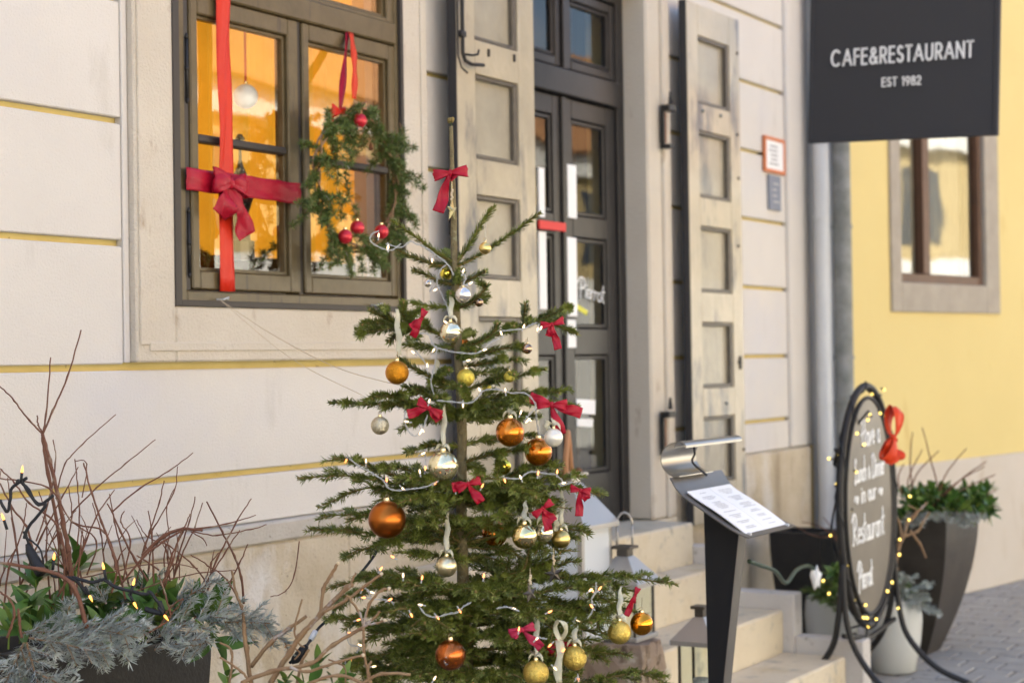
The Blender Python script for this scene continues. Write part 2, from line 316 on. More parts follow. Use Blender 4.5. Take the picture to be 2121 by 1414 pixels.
# individual pavers where they can be told apart; farther ones joined
protos=[]
k=0; px_=.2; far=MB()
for i in range(-14,38):
    for j in range(0,40):
        x=8.1+i*px_; y=-.35-(j+(.5 if i%2 else 0))*.2
        if x>16: continue
        jz=RS.uniform(-.0035,.0035); tx,ty=RS.uniform(-.012,.012,2)
        if x>8.0 and x<12.4 and y>-.35-.2*13 and k<290:
            if len(protos)<6:
                me=MB().box(-.094,.094,-.094,.094,-.02,0,.006)
                m_=bpy.data.meshes.new('paver'); m_.from_pydata(me.v,[],me.f); m_.materials.append(M['paver']); protos.append(m_)
                for q in m_.vertices: q.co.x*=RS.uniform(.985,1.0); q.co.y*=RS.uniform(.985,1.0)
            o=bpy.data.objects.new('paver',protos[k%6]); o.location=(x,y,jz+.02); o.rotation_euler=(tx,ty,RS.uniform(-.01,.01)); link(o,pave); k+=1
        else: far.box(x-.094,x+.094,y-.094,y+.094,-.02,jz,.0)
o=far.build('paving_field',M['paver'],pave); o['kind']='stuff'
ORG_G=ORG

# ================================================================= CAFE BUILDING
WX0,WX1=4.27,5.60; SX0,SX1=4.085,5.775; DX0,DX1=6.50,7.72
cafe=thing('cafe_building','cream plastered cafe facade with yellow grooves, brown window, panelled shutters and grey door','building',(6,0,0))
b=MB()   # wall core whose front shows in the grooves
Yc=.030
b.box(-4,SX0+.03,Yc,.32,0,7.5); b.box(SX0+.03,SX1-.03,Yc,.32,0,1.66); b.box(SX0+.03,SX1-.03,Yc,.32,4.0,7.5)
b.box(SX1-.03,DX0-.05,Yc,.32,0,7.5); b.box(DX0-.05,DX1+.05,Yc,.32,4.0,7.5); b.box(DX0-.05,DX1+.05,Yc,.32,0,.70); b.box(DX1+.05,10.05,Yc,.32,0,7.5)
b.build('wall',M['yellow_groove'],cafe)
b=MB(); b.box(-4,10.05,1.6,7.5,0,7.5); b.box(-4,10.05,.32,1.6,4.0,7.5); b.box(-4,3.6,.32,1.6,0,4.0); b.box(6.05,6.2,.32,1.6,0,4); b.box(8.2,10.05,.32,1.6,0,4); b.box(3.6,8.2,.32,1.6,.0,.72)
b.build('interior_walls',M['dim'],cafe)
b=MB().box(-4.2,10.05,-.3,7.8,7.5,7.75); b.build('roof',M['rooftile'],cafe)
gz=[.62,1.008,1.237,1.61,2.005,2.395,2.785,3.177,3.57,3.96,4.35,4.74]
gz=[1.237,1.61,2.005,2.395,2.785,3.177,3.57,3.96,4.35,4.74,5.13,5.52]
h=.0105
def block(x0,x1,z0,z1,y0=0.): return MB().box(x0,x1,y0,Yc+.004,z0,z1,.004).build('plaster_block',M['plaster'],cafe)
block(-4,6.235,1.062,1.237-h); block(-4,6.235,1.237+h,1.61-h)
for z0,z1 in zip(gz[1:-1],gz[2:]):
    block(-4,SX0-.03,z0+h,z1-h); block(SX1+.012,6.235,z0+h,z1-h); block(7.99,9.655,z0+h,z1-h)
block(7.99,9.655,1.062,1.237-h); block(7.99,9.655,1.237+h,1.61-h)
MB().box(9.665,9.90,-.018,Yc,1.062,5.5,.012).build('corner_pilaster',M['plaster'],cafe); MB().box(9.904,10.045,-.002,Yc,1.062,5.5,.004).build('corner_pilaster',M['plaster'],cafe)
MB().box(SX0-.028,SX0-.002,-.004,Yc,1.625,4.2,.003).build('plaster_edge',M['plaster'],cafe)
# plinth
b=MB().box(-4,5.2,-.035,Yc+.002,0,.985,.01); b.build('plinth',M['plinth'],cafe)
MB().box(-4,5.17,-.045,Yc,.987,1.060,.008).build('plinth_cap',M['cap'],cafe)
MB().box(5.2,6.235,-.028,Yc+.002,0,1.058,.01).build('plinth',M['plinth'],cafe)
for x0,x1 in ((7.99,8.62),(8.626,9.93)): MB().box(x0,x1,-.03,Yc+.002,0,1.058,.01).build('plinth',M['plinth'],cafe)
MB().box(10.034,10.047,-.243,-.004,0.,5.5,.002).build('corner_strip',M['plaster'],cafe)
# window surround: frame of stone with inner fillet
def ringxz(mb,x0,x1,z0,z1,w,y0,y1,bt=None,b_=.004):
    bt=w if bt is None else bt
    mb.box(x0,x0+w,y0,y1,z0,z1,b_); mb.box(x1-w,x1,y0,y1,z0,z1,b_)
    if bt>0: mb.box(x0+w,x1-w,y0,y1,z0,z0+bt,b_)
    mb.box(x0+w,x1-w,y0,y1,z1-w,z1,b_)
s_=MB(); s_.box(SX0,WX0,-.03,.16,1.625,4.1,.006); s_.box(WX1,SX1,-.03,.16,1.625,4.1,.006); s_.box(WX0,WX1,-.03,.16,1.625,1.808,.006); s_.box(WX0,WX1,-.03,.16,3.95,4.1,.006)
sur=s_.build('window_surround',M['surround'],cafe)
s_=MB(); s_.box(SX0+.012,SX0+.055,-.036,-.029,1.68,4.05,.003); s_.box(SX1-.055,SX1-.012,-.036,-.029,1.68,4.05,.003); s_.box(SX0+.055,SX1-.055,-.036,-.029,1.66,1.69,.003); s_.build('fillet',M['surround'],sur)
# ---- window
wf=MB(); wf.box(WX0+.004,WX0+.07,-.018,.10,1.812,3.9,.005); wf.box(WX1-.03,WX1-.004,-.018,.10,1.812,3.9,.005); wf.box(WX0+.07,WX1-.03,-.018,.10,1.812,1.862,.005)
wf.box(WX0+.07,WX1-.03,-.022,.10,2.86,2.945,.006)
win=wf.build('window_frame',M['frame'],cafe)
wm=MB(); wm.box(WX0-.006,WX0+.026,-.036,.05,1.809,3.9,.002); wm.box(WX0+.026,WX1-.002,-.034,.0,1.8085,1.829,.002); wm.box(WX1-.016,WX1+.003,-.034,.05,1.830,3.9,.002)
wm.build('rebate',M['frame_dark'],win)
wm=MB().box(WX0+.05,WX0+.100,-.006,.07,1.863,2.858,.002); wm.build('rebate',M['frame_dark'],win)
def sash(x0,x1,z0,z1,mz=None,sw=.062):
    b=MB(); y0,y1=-.012,.055
    b.box(x0,x0+sw*.62,y0,y1,z0,z1,.005); b.box(x1-sw*.95,x1,y0,y1,z0,z1,.005); b.box(x0+sw*.62,x1-sw*.95,y0,y1,z0,z0+sw,.005); b.box(x0+sw*.62,x1-sw*.95,y0,y1,z1-sw,z1,.005)
    sh=b.build('sash',M['frame'],win)
    ix0,ix1,iz0,iz1=x0+sw*.62,x1-sw*.95,z0+sw,z1-sw
    r=MB(); ringxz(r,ix0+.001,ix1-.001,iz0+.001,iz1-.001,.012,.004,.03,b_=.002); r.build('glazing_bead',M['frame_dark'],sh) if False else r.build('glazing_bead',M['frame'],win)
    if mz:
        m_=MB().box(ix0+.002,ix1-.002,-.006,.034,mz-.014,mz+.014,.006); m_.build('glazing_bar',M['frame_dark'],win)
        for a,c in ((iz0+.01,mz-.012),(mz+.012,iz1-.01)): MB().box(ix0+.008,ix1-.008,.016,.020,a,c).build('pane',M['glass'],win)
    else: MB().box(ix0+.008,ix1-.008,.016,.020,iz0+.01,iz1-.01).build('pane',M['glass'],win)
    return sh
sash(4.375,4.957,1.868,2.857,2.378); sash(4.985,5.590,1.868,2.857,2.362)
MB().box(4.958,4.984,.0,.06,1.864,2.858).build('rebate',M['frame_dark'],win)
sash(4.36,4.975,2.90,3.85); sash(5.005,5.582,2.90,3.85)
for z in (2.60,2.02):
    t=MB(); p=onY(376,100,-.02); t.tube([(4.345,-.022,z-.10),(4.345,-.022,z+.10)],.006,8); t.tube([(4.345,-.022,z+.10),(4.345,-.022,z+.118)],[.008,.003],8); t.tube([(4.345,-.022,z-.118),(4.345,-.022,z-.10)],[.003,.008],8); t.tube([(4.345,-.022,z-.008),(4.345,-.022,z+.008)],.0075,8)
    t.build('hinge',M['iron'],win,smooth=True)
# eye hooks below the sashes, with the wire that guys the tree
for q in ((455,620),(775,632)):
    p=onY(*q,-.03); t=MB(); t.tube([p+V(0,.02,0),p+V(0,-.02,0),p+V(.012,-.03,.006),p+V(.02,-.02,0)],.003,6); t.build('hook',M['zinc'],win)
# curtain behind the window
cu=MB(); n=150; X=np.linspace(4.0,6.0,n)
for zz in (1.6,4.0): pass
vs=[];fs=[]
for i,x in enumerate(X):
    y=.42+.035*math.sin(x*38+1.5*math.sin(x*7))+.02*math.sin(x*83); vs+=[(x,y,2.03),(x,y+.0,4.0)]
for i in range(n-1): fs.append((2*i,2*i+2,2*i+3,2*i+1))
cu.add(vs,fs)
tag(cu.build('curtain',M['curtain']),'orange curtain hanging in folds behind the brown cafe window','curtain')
# ---- door surround (stone jambs) and door
DY=.09
j=MB(); j.box(DX1,DX1+.155,-.052,.16,.80,4.0,.012); j.box(DX1+.155,DX1+.185,-.066,.02,.80,4.0,.008); j.box(DX1+.185,DX1+.268,-.052,.02,.80,4.0,.010)
j.build('door_jamb',M['surround'],cafe)
j=MB(); j.box(DX0-.155,DX0,-.052,.16,.80,4.0,.012); j.box(DX0-.185,DX0-.155,-.066,.02,.80,4.0,.008); j.box(DX0-.262,DX0-.185,-.052,.02,.80,4.0,.010); j.build('door_jamb',M['surround'],cafe)
MB().box(DX0-.262,DX1+.268,-.052,.16,3.47,4.0,.012).build('door_lintel',M['surround'],cafe)
MB().box(DX1-.0,DX1+.268,-.058,.02,0,.798,.01).build('jamb_base',M['step'],cafe)
mid=7.11
d=MB(); d.box(DX0+.002,DX0+.06,DY-.012,DY+.06,.80,3.47,.004); d.box(DX1-.075,DX1-.002,DY-.012,DY+.06,.80,3.47,.004); d.box(DX0+.06,DX1-.075,DY-.03,DY+.06,2.86,2.985,.006); d.box(DX0+.06,DX1-.075,DY-.012,DY+.06,3.38,3.47,.004); d.box(mid-.022,mid+.022,DY-.02,DY+.06,2.985,3.38,.004)
door=d.build('door_frame',M['door'],cafe)
def leaf(x0,x1,lm,rm):
    y0=DY+.002; y1=DY+.045
    b=MB(); b.box(x0,x0+lm,y0,y1,.805,2.855,.004); b.box(x1-rm,x1,y0,y1,.805,2.855,.004)
    for a,c in ((.805,1.06),(1.63,1.76),(2.195,2.30),(2.76,2.855)): b.box(x0+lm,x1-rm,y0,y1,a,c,.006)
    L_=b.build('door_leaf',M['door'],door)
    r=MB()
    for a,c in ((1.06,1.63),(1.76,2.195),(2.30,2.76)):
        ringxz(r,x0+lm+.002,x1-rm-.002,a+.002,c-.002,.02,y0+.008,y0+.03,b_=.004)
    r.build('moulding',M['door'],door)
    for a,c in ((1.06,1.63),(1.76,2.195),(2.30,2.76)): MB().box(x0+lm+.01,x1-rm-.01,y0+.02,y0+.025,a+.01,c-.01).build('pane',M['doorglass'],door)
    return L_
leaf(DX0+.062,mid-.012,.07,.09); leaf(mid+.006,DX1-.078,.075,.10)
MB().box(mid-.03,mid+.012,DY-.012,DY+.02,.81,2.855,.005).build('meeting_stile',M['door'],door)
for x0,x1 in ((DX0+.062,mid-.024),(mid+.024,DX1-.078)):
    r=MB(); ringxz(r,x0,x1,2.99,3.375,.05,DY-.006,DY+.04,b_=.008); r.build('fanlight_sash',M['door'],door)
    r=MB(); ringxz(r,x0+.05,x1-.05,3.04,3.325,.02,DY+.004,DY+.04,b_=.006); r.build('moulding',M['door'],door)
    MB().box(x0+.06,x1-.06,DY+.02,DY+.026,3.05,3.31).build('pane',M['doorglass'],door)
# white strips built as bright reflections in the glass, the red plate and the lower drip rail
def strip_px(x0,x1,y0,y1,Y,m,name,par,th=.006):
    a=onY((x0+x1)/2,(y0+y1)/2,Y); l=onY(x0,(y0+y1)/2,Y)[0]; r=onY(x1,(y0+y1)/2,Y)[0]; t=onY((x0+x1)/2,y0,Y)[2]; bo=onY((x0+x1)/2,y1,Y)[2]
    return MB().box(l,r,Y-th,Y,bo,t,.0015).build(name,m,par)
for x0,x1,y0,y1 in ((1172,1190,342,452),(1172,1191,492,655),(1112,1124,348,450),(1113,1128,480,640),(1172,1189,662,720)): strip_px(x0,x1,y0,y1,DY-.002,M['white'],'reflection_strip',door,.012)
strip_px(1113,1168,459,477,DY-.02,M['redsign'],'red_latch_cover',door,.012)
# notice and yellow strip on the door glass
def flat_on(px,Y,m,name,label,cat,th=.003):
    q=[onY(x,y,Y) for x,y in px]; b=MB(); b.prism([(p[0],p[2]) for p in q],Y-th,Y); return tag(b.build(name,m),label,cat)
flat_on([(1193,826),(1232,828),(1232,858),(1193,856)],DY-.0,M['paper'],'paper_notice','white paper notice taped inside the grey door glass','notice')
flat_on([(1194,866),(1228,868),(1226,884),(1194,882)],DY-.0,M['white'],'sticker','small pale sticker under the notice on the grey door','sticker')
flat_on([(1190,627),(1217,644),(1214,653),(1187,636)],DY-.0,M['yellowsign'],'yellow_strip','slanted yellow strip on the door glass below the white script','sticker')
# curtain inside the door
vs=[];fs=[]; X=np.linspace(DX0-.1,DX1+.3,90)
for x in X: 
    y=.50+.03*math.sin(x*30); vs+=[(x,y,.8),(x,y,3.9)]
for i in range(89): fs.append((2*i,2*i+2,2*i+3,2*i+1))
tag(MB().add(vs[90:],[f for f in fs if max(f)<90]).build('door_curtain',mat('brown_curtain',(.16,.11,.06),.9)),'brown curtain hanging behind the right pane of the door','curtain')
# ---- shutters
def shutter(x0,x1,left):
    y0,y1=-.12,-.078
    top=3.455; bot=.748; zp=[(2.936,3.292),(2.446,2.796),(1.951,2.297),(1.449,1.794),(.947,1.298)]
    if left: top=3.9; zp=[(3.44,3.80)]+zp; zp[1]=(2.936,3.292)
    lw=.135 if not left else .14; rw=.135
    b=MB(); b.box(x0,x0+lw,y0,y1,bot,top,.003); b.box(x1-rw,x1,y0,y1,bot,top,.003)
    ed=[bot]+[z for p in sorted(zp) for z in p]+[top]
    for a,c in zip(ed[0::2],ed[1::2]): b.box(x0+lw,x1-rw,y0,y1,a,c,.003)
    sh=b.build('shutter',M['shutter'],cafe)
    for a,c in zp:
        MB().box(x0+lw-.004,x1-rw+.004,y0+.030,y1-.004,a-.004,c+.004).build('panel',M['shutter_panel'],sh)
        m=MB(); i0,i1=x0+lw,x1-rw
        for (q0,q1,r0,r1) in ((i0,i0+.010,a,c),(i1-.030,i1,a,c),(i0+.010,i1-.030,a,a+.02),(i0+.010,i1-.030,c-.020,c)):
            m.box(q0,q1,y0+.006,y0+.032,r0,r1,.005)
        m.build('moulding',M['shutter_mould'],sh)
    MB().box(x0-.004,x0-.0005,y0+.001,y1+.001,bot,top).build('edge',M['shutter_edge'],sh)
    return sh
shl=shutter(5.856,6.480,True); shr=shutter(8.05,8.722,False)
# espagnolette rod with handle on the left shutter
t=MB(); xr=onY(958,50,-.135)[0]
t.tube([(xr,-.135,3.9),(xr,-.135,2.86),(xr+.01,-.14,2.832),(xr+.04,-.15,2.82),(onY(1002,141,-.16)[0],-.16,2.826)],.008,8)
t.tube([(xr-.03,-.13,3.9),(xr-.03,-.13,2.85),(xr-.02,-.14,2.80),(xr+.01,-.15,2.78)],.004,6)
for z in (2.94,3.1,3.3,3.5): t.box(xr-.02,xr+.02,-.142,-.119,z-.012,z+.012,.002)
t.build('shutter_rod',M['iron'],shl,smooth=True)
p=onY(970,113,-.13); MB().tube([p+V(-.01,.01,.0),p+V(.0,-.02,-.006),p+V(.025,-.03,.0),p+V(.035,-.03,.02)],.005,6).build('shutter_hook',M['iron'],shl,smooth=True)
for q in ((1011,108),(1064,119)):
    p=onY(*q,-.12); MB().box(p[0]-.006,p[0]+.006,-.128,-.118,p[2]-.02,p[2]+.012,.002).build('screw_hole',M['iron'],shl)
for q in ((1529,112),(1530,280),(1532,370),(1532,510),(1533,750),(1543,930)):
    p=onY(*q,-.12); MB().sphere((p[0]-.02,-.121,p[2]),.009,8,6).build('bolt',M['iron'],shr)
p=onY(1535,748,-.12); MB().box(p[0]-.03,p[0]-.005,-.13,-.118,p[2]-.045,p[2]+.03,.006).build('latch',M['iron'],shr)
for q in ((1455,230),(1492,240),(1504,835),(1505,905)):
    p=onY(*q,-.12); MB().sphere((p[0],-.121,p[2]),.011,8,6).build('bolt',M['zinc_dark'],shr)
# wall pintle brackets (black iron boxes) on the right jamb
for yy in (250,885):
    p=onY(1384,yy,-.10); b=MB(); z=p[2]; x=p[0]
    b.box(x-.025,x-.010,-.088,-.066,z-.12,z+.05,.002); b.box(x-.025,x+.06,-.12,-.066,z+.05,z+.08,.003); b.box(x-.025,x+.03,-.12,-.066,z-.14,z-.12,.003); b.tube([(x+.03,-.10,z+.09),(x+.03,-.10,z+.15)],[.014,.006],8)
    b.build('shutter_pintle',M['iron'],cafe); MB().box(x-.006,x+.03,-.078,-.066,z-.11,z+.045,.002).build('rust_patch',M['rust'],cafe)
# wall hooks at left shutter
for q in ((936,168),(936,462)):
    p=onY(*q,-.07); MB().box(p[0]-.012,p[0]+.004,-.10,-.06,p[2]-.05,p[2]+.02,.003).build('shutter_hinge',M['iron'],cafe)

# ================================================================= STEPS
st=thing('stone_steps','cream stone entrance steps with low stepped side walls in front of the grey door','steps',(7,-.5,0))
XL,XR=5.62,7.715
MB().box(XL,XR,-.27,.085,.0,.80,.008).build('landing',M['step'],st)
for z,y0,y1 in ((.60,-.45,-.272),(.40,-.735,-.452),(.20,-1.045,-.737)): MB().box(6.2,XR,y0,y1,.0,z,.008).build('step',M['step'],st)
for z,y0,y1 in ((.685,-.45,-.10),(.478,-.79,-.452),(.278,-1.13,-.792)): MB().box(XR+.002,XR+.105,y0,y1,0,z,.006).build('side_wall',M['cheek'],st)
def roughblock(x0,x1,y0,y1,z0,z1,m,par,amp=.012):
    bm=bmesh.new(); bmesh.ops.create_cube(bm,size=1); bmesh.ops.subdivide_edges(bm,edges=bm.edges[:],cuts=7,use_grid_fill=True)
    for q in bm.verts:
        a=RS.uniform(-1,1,3)*amp; q.co=Vector(((x0+x1)/2+q.co.x*(x1-x0)+a[0],(y0+y1)/2+q.co.y*(y1-y0)+a[1],(z0+z1)/2+q.co.z*(z1-z0)+a[2]*.3))
    bm.verts.index_update(); mb=MB().add([tuple(q.co) for q in bm.verts],[[q.index for q in f.verts] for f in bm.faces]); bm.free()
    return mb.build('rough_side_block',m,par)
roughblock(6.08,6.27,-.80,-.272,0,.478,M['rough'],st); roughblock(6.08,6.27,-1.13,-.80,0,.27,M['rough'],st)

# ================================================================= YELLOW BUILDING
A8=math.radians(10.5); Y0=V(10.05,-.245,0); YU=V(math.cos(A8),-math.sin(A8),0); YN=V(-math.sin(A8),-math.cos(A8),0)   # YN points to the street
yel=thing('yellow_building','yellow rendered building with pale plinth and brown window, right of the downpipes','building',(11,-.4,0))
def ybox(u0,u1,o0,o1,z0,z1,bv=0.):       # u along the facade, o outward
    Mx=np.array([[YU[0],YN[0],0,Y0[0]],[YU[1],YN[1],0,Y0[1]],[0,0,1,0],[0,0,0,1]])
    return MB().box(u0,u1,o0,o1,z0,z1,bv,M=Mx)
def yu(x,y,o=0.):
    q=onPl(x,y,Y0+YN*o,YN); return (q-Y0)@YU,q[2]
u0,_=yu(1862,500); u1,_=yu(2037,500); s0,_=yu(1842,500); s1,_=yu(2065,500); um,_=yu(1920,500); _,zb=yu(1950,588); _,zs=yu(1957,648); _,zp=yu(1990,950)
b=MB()
for a in ((0,s0+.05,-.5,0,.0,7),(s1-.05,9,-.5,0,0,7),(s0+.05,s1-.05,-.5,0,0,zb-.02),(s0+.05,s1-.05,-.5,0,zb+1.75,7)):
    q=ybox(*a); b.add(q.v,q.f)
b.build('wall',M['yellow'],yel)
q=ybox(0,9,-6,-1.2,0,7.2); q.build('building_mass',M['dim'],yel); ybox(0,9,-6,.25,7.2,7.5).build('roof',M['rooftile'],yel)
for a,c in ((-.02,2.35),(2.355,4.6),(4.605,9)): ybox(a,c,-.01,.03,0,zp,.006).build('plinth',M['yplinth'],yel)
b=MB()
for a in ((s0,u0,-.15,.02,zs,zb+1.9),(u1,s1,-.15,.02,zs,zb+1.9),(u0,u1,-.15,.02,zs,zb),(u0,u1,-.15,.02,zb+1.75,zb+1.9)):
    q=ybox(*a,.006); b.add(q.v,q.f)
b.build('window_surround',M['ysur'],yel)
b=MB(); D0,D1=-.07,-.01
for a in ((u0+.003,u0+.03,D0,D1,zb,zb+1.75),(u1-.05,u1-.003,D0,D1,zb,zb+1.75),(um-.045,um+.045,D0,D1+.01,zb+.06,zb+1.70),(u0+.03,u1-.05,D0,D1,zb,zb+.06),(u0+.03,u1-.05,D0,D1,zb+1.70,zb+1.75)):
    q=ybox(*a,.004); b.add(q.v,q.f)
yw=b.build('window_frame',M['brownwood'],yel)
for a,c in ((u0+.035,um-.05),(um+.05,u1-.055)):
    q=ybox(a,c,-.052,-.046,zb+.065,zb+1.695); q.build('pane',M['glass_old'],yw)
vs=[];fs=[]
for i in range(100):
    u=u0-.1+(u1-u0+.2)*i/99; o=-.16+.02*math.sin(u*34)+.01*math.sin(u*71); p=Y0+YU*u+YN*o; vs+=[(p[0],p[1],zb-.1),(p[0],p[1],zb+1.8)]
for i in range(99): fs.append((2*i,2*i+2,2*i+3,2*i+1))
tag(MB().add(vs,fs).build('window_curtain',M['curtain2']),'cream curtain hanging behind the window of the yellow building','curtain')

# ================================================================= DOWNPIPES
def pipe(cx,cy,r,m,lab,cols,mat2,kx=0):
    t=thing('downpipe',lab,'downpipe',(cx,cy,0),'downpipes between the two buildings')
    a=MB(); a.tube([(cx,cy,.0),(cx,cy,7)],r,24); a.build('pipe',m,t,smooth=True,auto=50)
    for z in cols:
        c=MB(); c.tube([(cx,cy,z-.012),(cx,cy,z+.012)],r+.006,24); c.build('pipe_collar',mat2,t,smooth=True,auto=50)
        c=MB().box(cx-.02,10.06,cy-.012,cy+.012,z-.01,z+.01); c.build('wall_bracket',M['iron'],t)
p=onY(1707,450,-.12); z1=p[2]; z2=onY(1707,835,-.12)[2]
pipe(p[0],-.12,.064,M['zinc'],'shiny zinc downpipe, the wider left one beside the cream wall',[z1,z2],M['zinc'])
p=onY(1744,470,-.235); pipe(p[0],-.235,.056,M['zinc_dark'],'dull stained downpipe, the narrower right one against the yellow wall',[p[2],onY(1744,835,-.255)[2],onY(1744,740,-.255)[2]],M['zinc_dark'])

# ================================================================= PLAQUES
def plaque(x0,x1,y0,y1,m,name,label,frame=None,n=0):
    Y=-.004; c=onY((x0+x1)/2,(y0+y1)/2,Y); l=onY(x0,(y0+y1)/2,Y)[0]; r=onY(x1,(y0+y1)/2,Y)[0]; t=onY((x0+x1)/2,y0,Y)[2]; bo=onY((x0+x1)/2,y1,Y)[2]
    T=thing(name,label,'plaque',(c[0],Y,bo)); MB().box(l,r,-.016,-.001,bo,t,.003).build('plate',m,T)
    if frame:
        f=MB(); ringxz(f,l-.004,r+.004,bo-.004,t+.004,.022,-.022,-.002,b_=.004); f.build('plate_border',frame,T)
    g=MB(); w=r-l
    for k in range(n):
        z=t-.05-(t-bo-.1)*k/max(1,n-1); a=l+w*(.22+.1*RS.rand()); bb=l+w*(.55+.25*RS.rand()); g.box(a,bb,-.0185,-.0155,z-.006,z+.006)
    if n: g.build('printed_lines',M['ink'],T)
    return T
plaque(1580,1621,287,358,M['white'],'wall_plaque','white plaque with orange border on the cream wall right of the shutter',M['orangeframe'],5)
plaque(1590,1614,364,436,M['bluegrey'],'wall_plaque','narrow grey-blue plaque directly under the white one',None,4)

# ================================================================= STROKE LETTERING
def arc(cx,cy,rx,ry,a0,a1,n=14): return [(cx+rx*math.cos(math.radians(a0+(a1-a0)*i/n)),cy+ry*math.sin(math.radians(a0+(a1-a0)*i/n))) for i in range(n+1)]
GL={ # width, strokes; cap height 1
'C':(.98,[arc(.52,.5,.46,.5,48,312,20)]),'A':(.86,[[(0,0),(.43,1),(.86,0)],[(.15,.32),(.71,.32)]]),'F':(.5,[[(.03,0),(.03,1),(.48,1)],[(.03,.54),(.46,.54)]]),
'E':(.54,[[(.52,0),(.03,0),(.03,1),(.52,1)],[(.03,.53),(.50,.53)]]),'&':(.80,[[(.78,0),(.20,.72)]+arc(.37,.80,.19,.19,195,-35,12)+[(.14,.42)]+arc(.33,.24,.28,.24,135,320,12)+[(.74,.40)]]),
'R':(.62,[[(.03,0),(.03,1),(.30,1)]+arc(.30,.73,.27,.27,90,-90,10)+[(.03,.46)],[(.28,.46),(.60,0)]]),
'S':(.58,[arc(.30,.755,.22,.235,35,245,12)[:-1]+[(.30,.5)]+arc(.30,.25,.25,.25,60,-160,12)]),
'T':(.56,[[(0,1),(.56,1)],[(.28,1),(.28,0)]]),'U':(.70,[[(.03,1),(.03,.32)]+arc(.35,.32,.32,.32,180,360,12)+[(.67,1)]]),'N':(.76,[[(.03,0),(.03,1),(.73,0),(.73,1)]]),
'1':(.3,[[(.05,.86),(.2,1),(.2,0)]]),'9':(.58,[arc(.29,.69,.26,.30,0,360,18),[(.54,.62),(.24,0)]]),'8':(.56,[arc(.28,.76,.2,.23,0,360,16),arc(.28,.27,.26,.27,0,360,16)]),
'2':(.56,[arc(.28,.72,.24,.27,165,-30,10)+[(.03,0),(.54,0)]]),' ':(.35,[]),
# hand script, x-height .5
'H':(.8,[[(.05,.9),(.18,1),(.16,0),(.05,.05)],[(.62,1),(.60,0),(.72,.06)],[(-.05,.45),(.85,.58)]]),
'a':(.5,[arc(.22,.24,.2,.24,20,340,14),[(.42,.48),(.42,.06),(.52,0)]]),'v':(.45,[[(.0,.46),(.16,0),(.40,.48)]]),'e':(.45,[[(.03,.24),(.38,.27)]+arc(.20,.26,.19,.24,10,310,14)]),
'L':(.6,[[(.35,.85)]+arc(.25,.88,.11,.12,0,180,8)+[(.16,.1)]+arc(.08,.02,.08,.08,60,300,8)+[(.30,.02),(.58,.06)]]),'u':(.5,[[(.03,.48),(.03,.15)]+arc(.2,.16,.17,.16,180,350,8)+[(.40,.48)],[(.40,.48),(.41,.0)]]),
'n':(.5,[[(.03,.48),(.03,0)],[(.03,.30)]+arc(.2,.32,.17,.16,170,10,8)+[(.39,.0)]]),'c':(.42,[arc(.22,.24,.2,.24,50,310,12)]),'h':(.5,[[(.03,1.05),(.03,0)],[(.03,.28)]+arc(.2,.32,.17,.16,170,10,8)+[(.39,0)]]),
'+':(.42,[[(.36,0),(.08,.40),(.2,.52),(.26,.4),(.05,.12),(.18,0),(.38,.25)]]),'D':(.75,[[(.15,1),(.13,0)],[(-.05,.9),(.25,1.02)]+arc(.2,.5,.5,.52,75,-90,14)+[(.0,.02)]]),'i':(.2,[[(.08,.48),(.08,.0)],[(.08,.66),(.09,.70)]]),
'r':(.36,[[(.03,.48),(.03,0)],[(.03,.3),(.15,.46),(.30,.46)]]),'~':(.7,[[(.0,.2)]+arc(.15,.25,.13,.13,180,20,8)+arc(.42,.22,.14,.14,200,360,8)+arc(.5,.28,.07,.07,0,270,8)]),
'o':(.48,[arc(.22,.24,.2,.24,0,360,16)]),'s':(.4,[arc(.2,.36,.13,.12,40,250,8)+arc(.2,.13,.15,.13,80,-150,8)]),'t':(.4,[[(.16,.92),(.15,.08),(.30,0)],[(-.04,.56),(.36,.6)]]),
'Q':(.75,[[(.25,.9),(.20,-.12)],[(-.15,.72)]+arc(.28,.74,.36,.30,170,-90,16)+[(.12,.42)]]),
'K':(.8,[[(.2,1),(.16,0),(.05,.02)],[(-.1,.8)]+arc(.28,.76,.30,.27,150,-90,14)+[(.18,.44),(.66,0)]])}
def lettering(text,o,ex,ey,nz,h,sw,gap=.1,depth=.004,sx=1.,wob=0.):
    """flat strokes: o start, ex/ey unit axes, nz outward"""
    x=0.; out=[]
    for ch in text:
        w,stk=GL[ch]; w*=sx; mb=MB()
        for s in stk:
            pts=[o+ex*(x+a*h*sx)+ey*(c*h+wob*h*math.sin(x*9/h+a)) for a,c in s]
            for i in range(len(pts)-1):
                a_,b_=pts[i],pts[i+1]; t=nrm(b_-a_); nn=np.cross(nz,t)*sw/2; a2=a_-t*sw*.38; b2=b_+t*sw*.38
                q=[a2-nn,b2-nn,b2+nn,a2+nn]; mb.add([p_+nz*(depth+.00013*i) for p_ in q]+[p_ for p_ in q],[(0,1,2,3),(4,7,6,5),(0,4,5,1),(1,5,6,2),(2,6,7,3),(3,7,4,0)])
        x+=(w+gap)*h
        if mb.v: out.append(mb)
    return out
def textwidth(t,h,gap): return sum((GL[c][0]+gap)*h for c in t)-gap*h

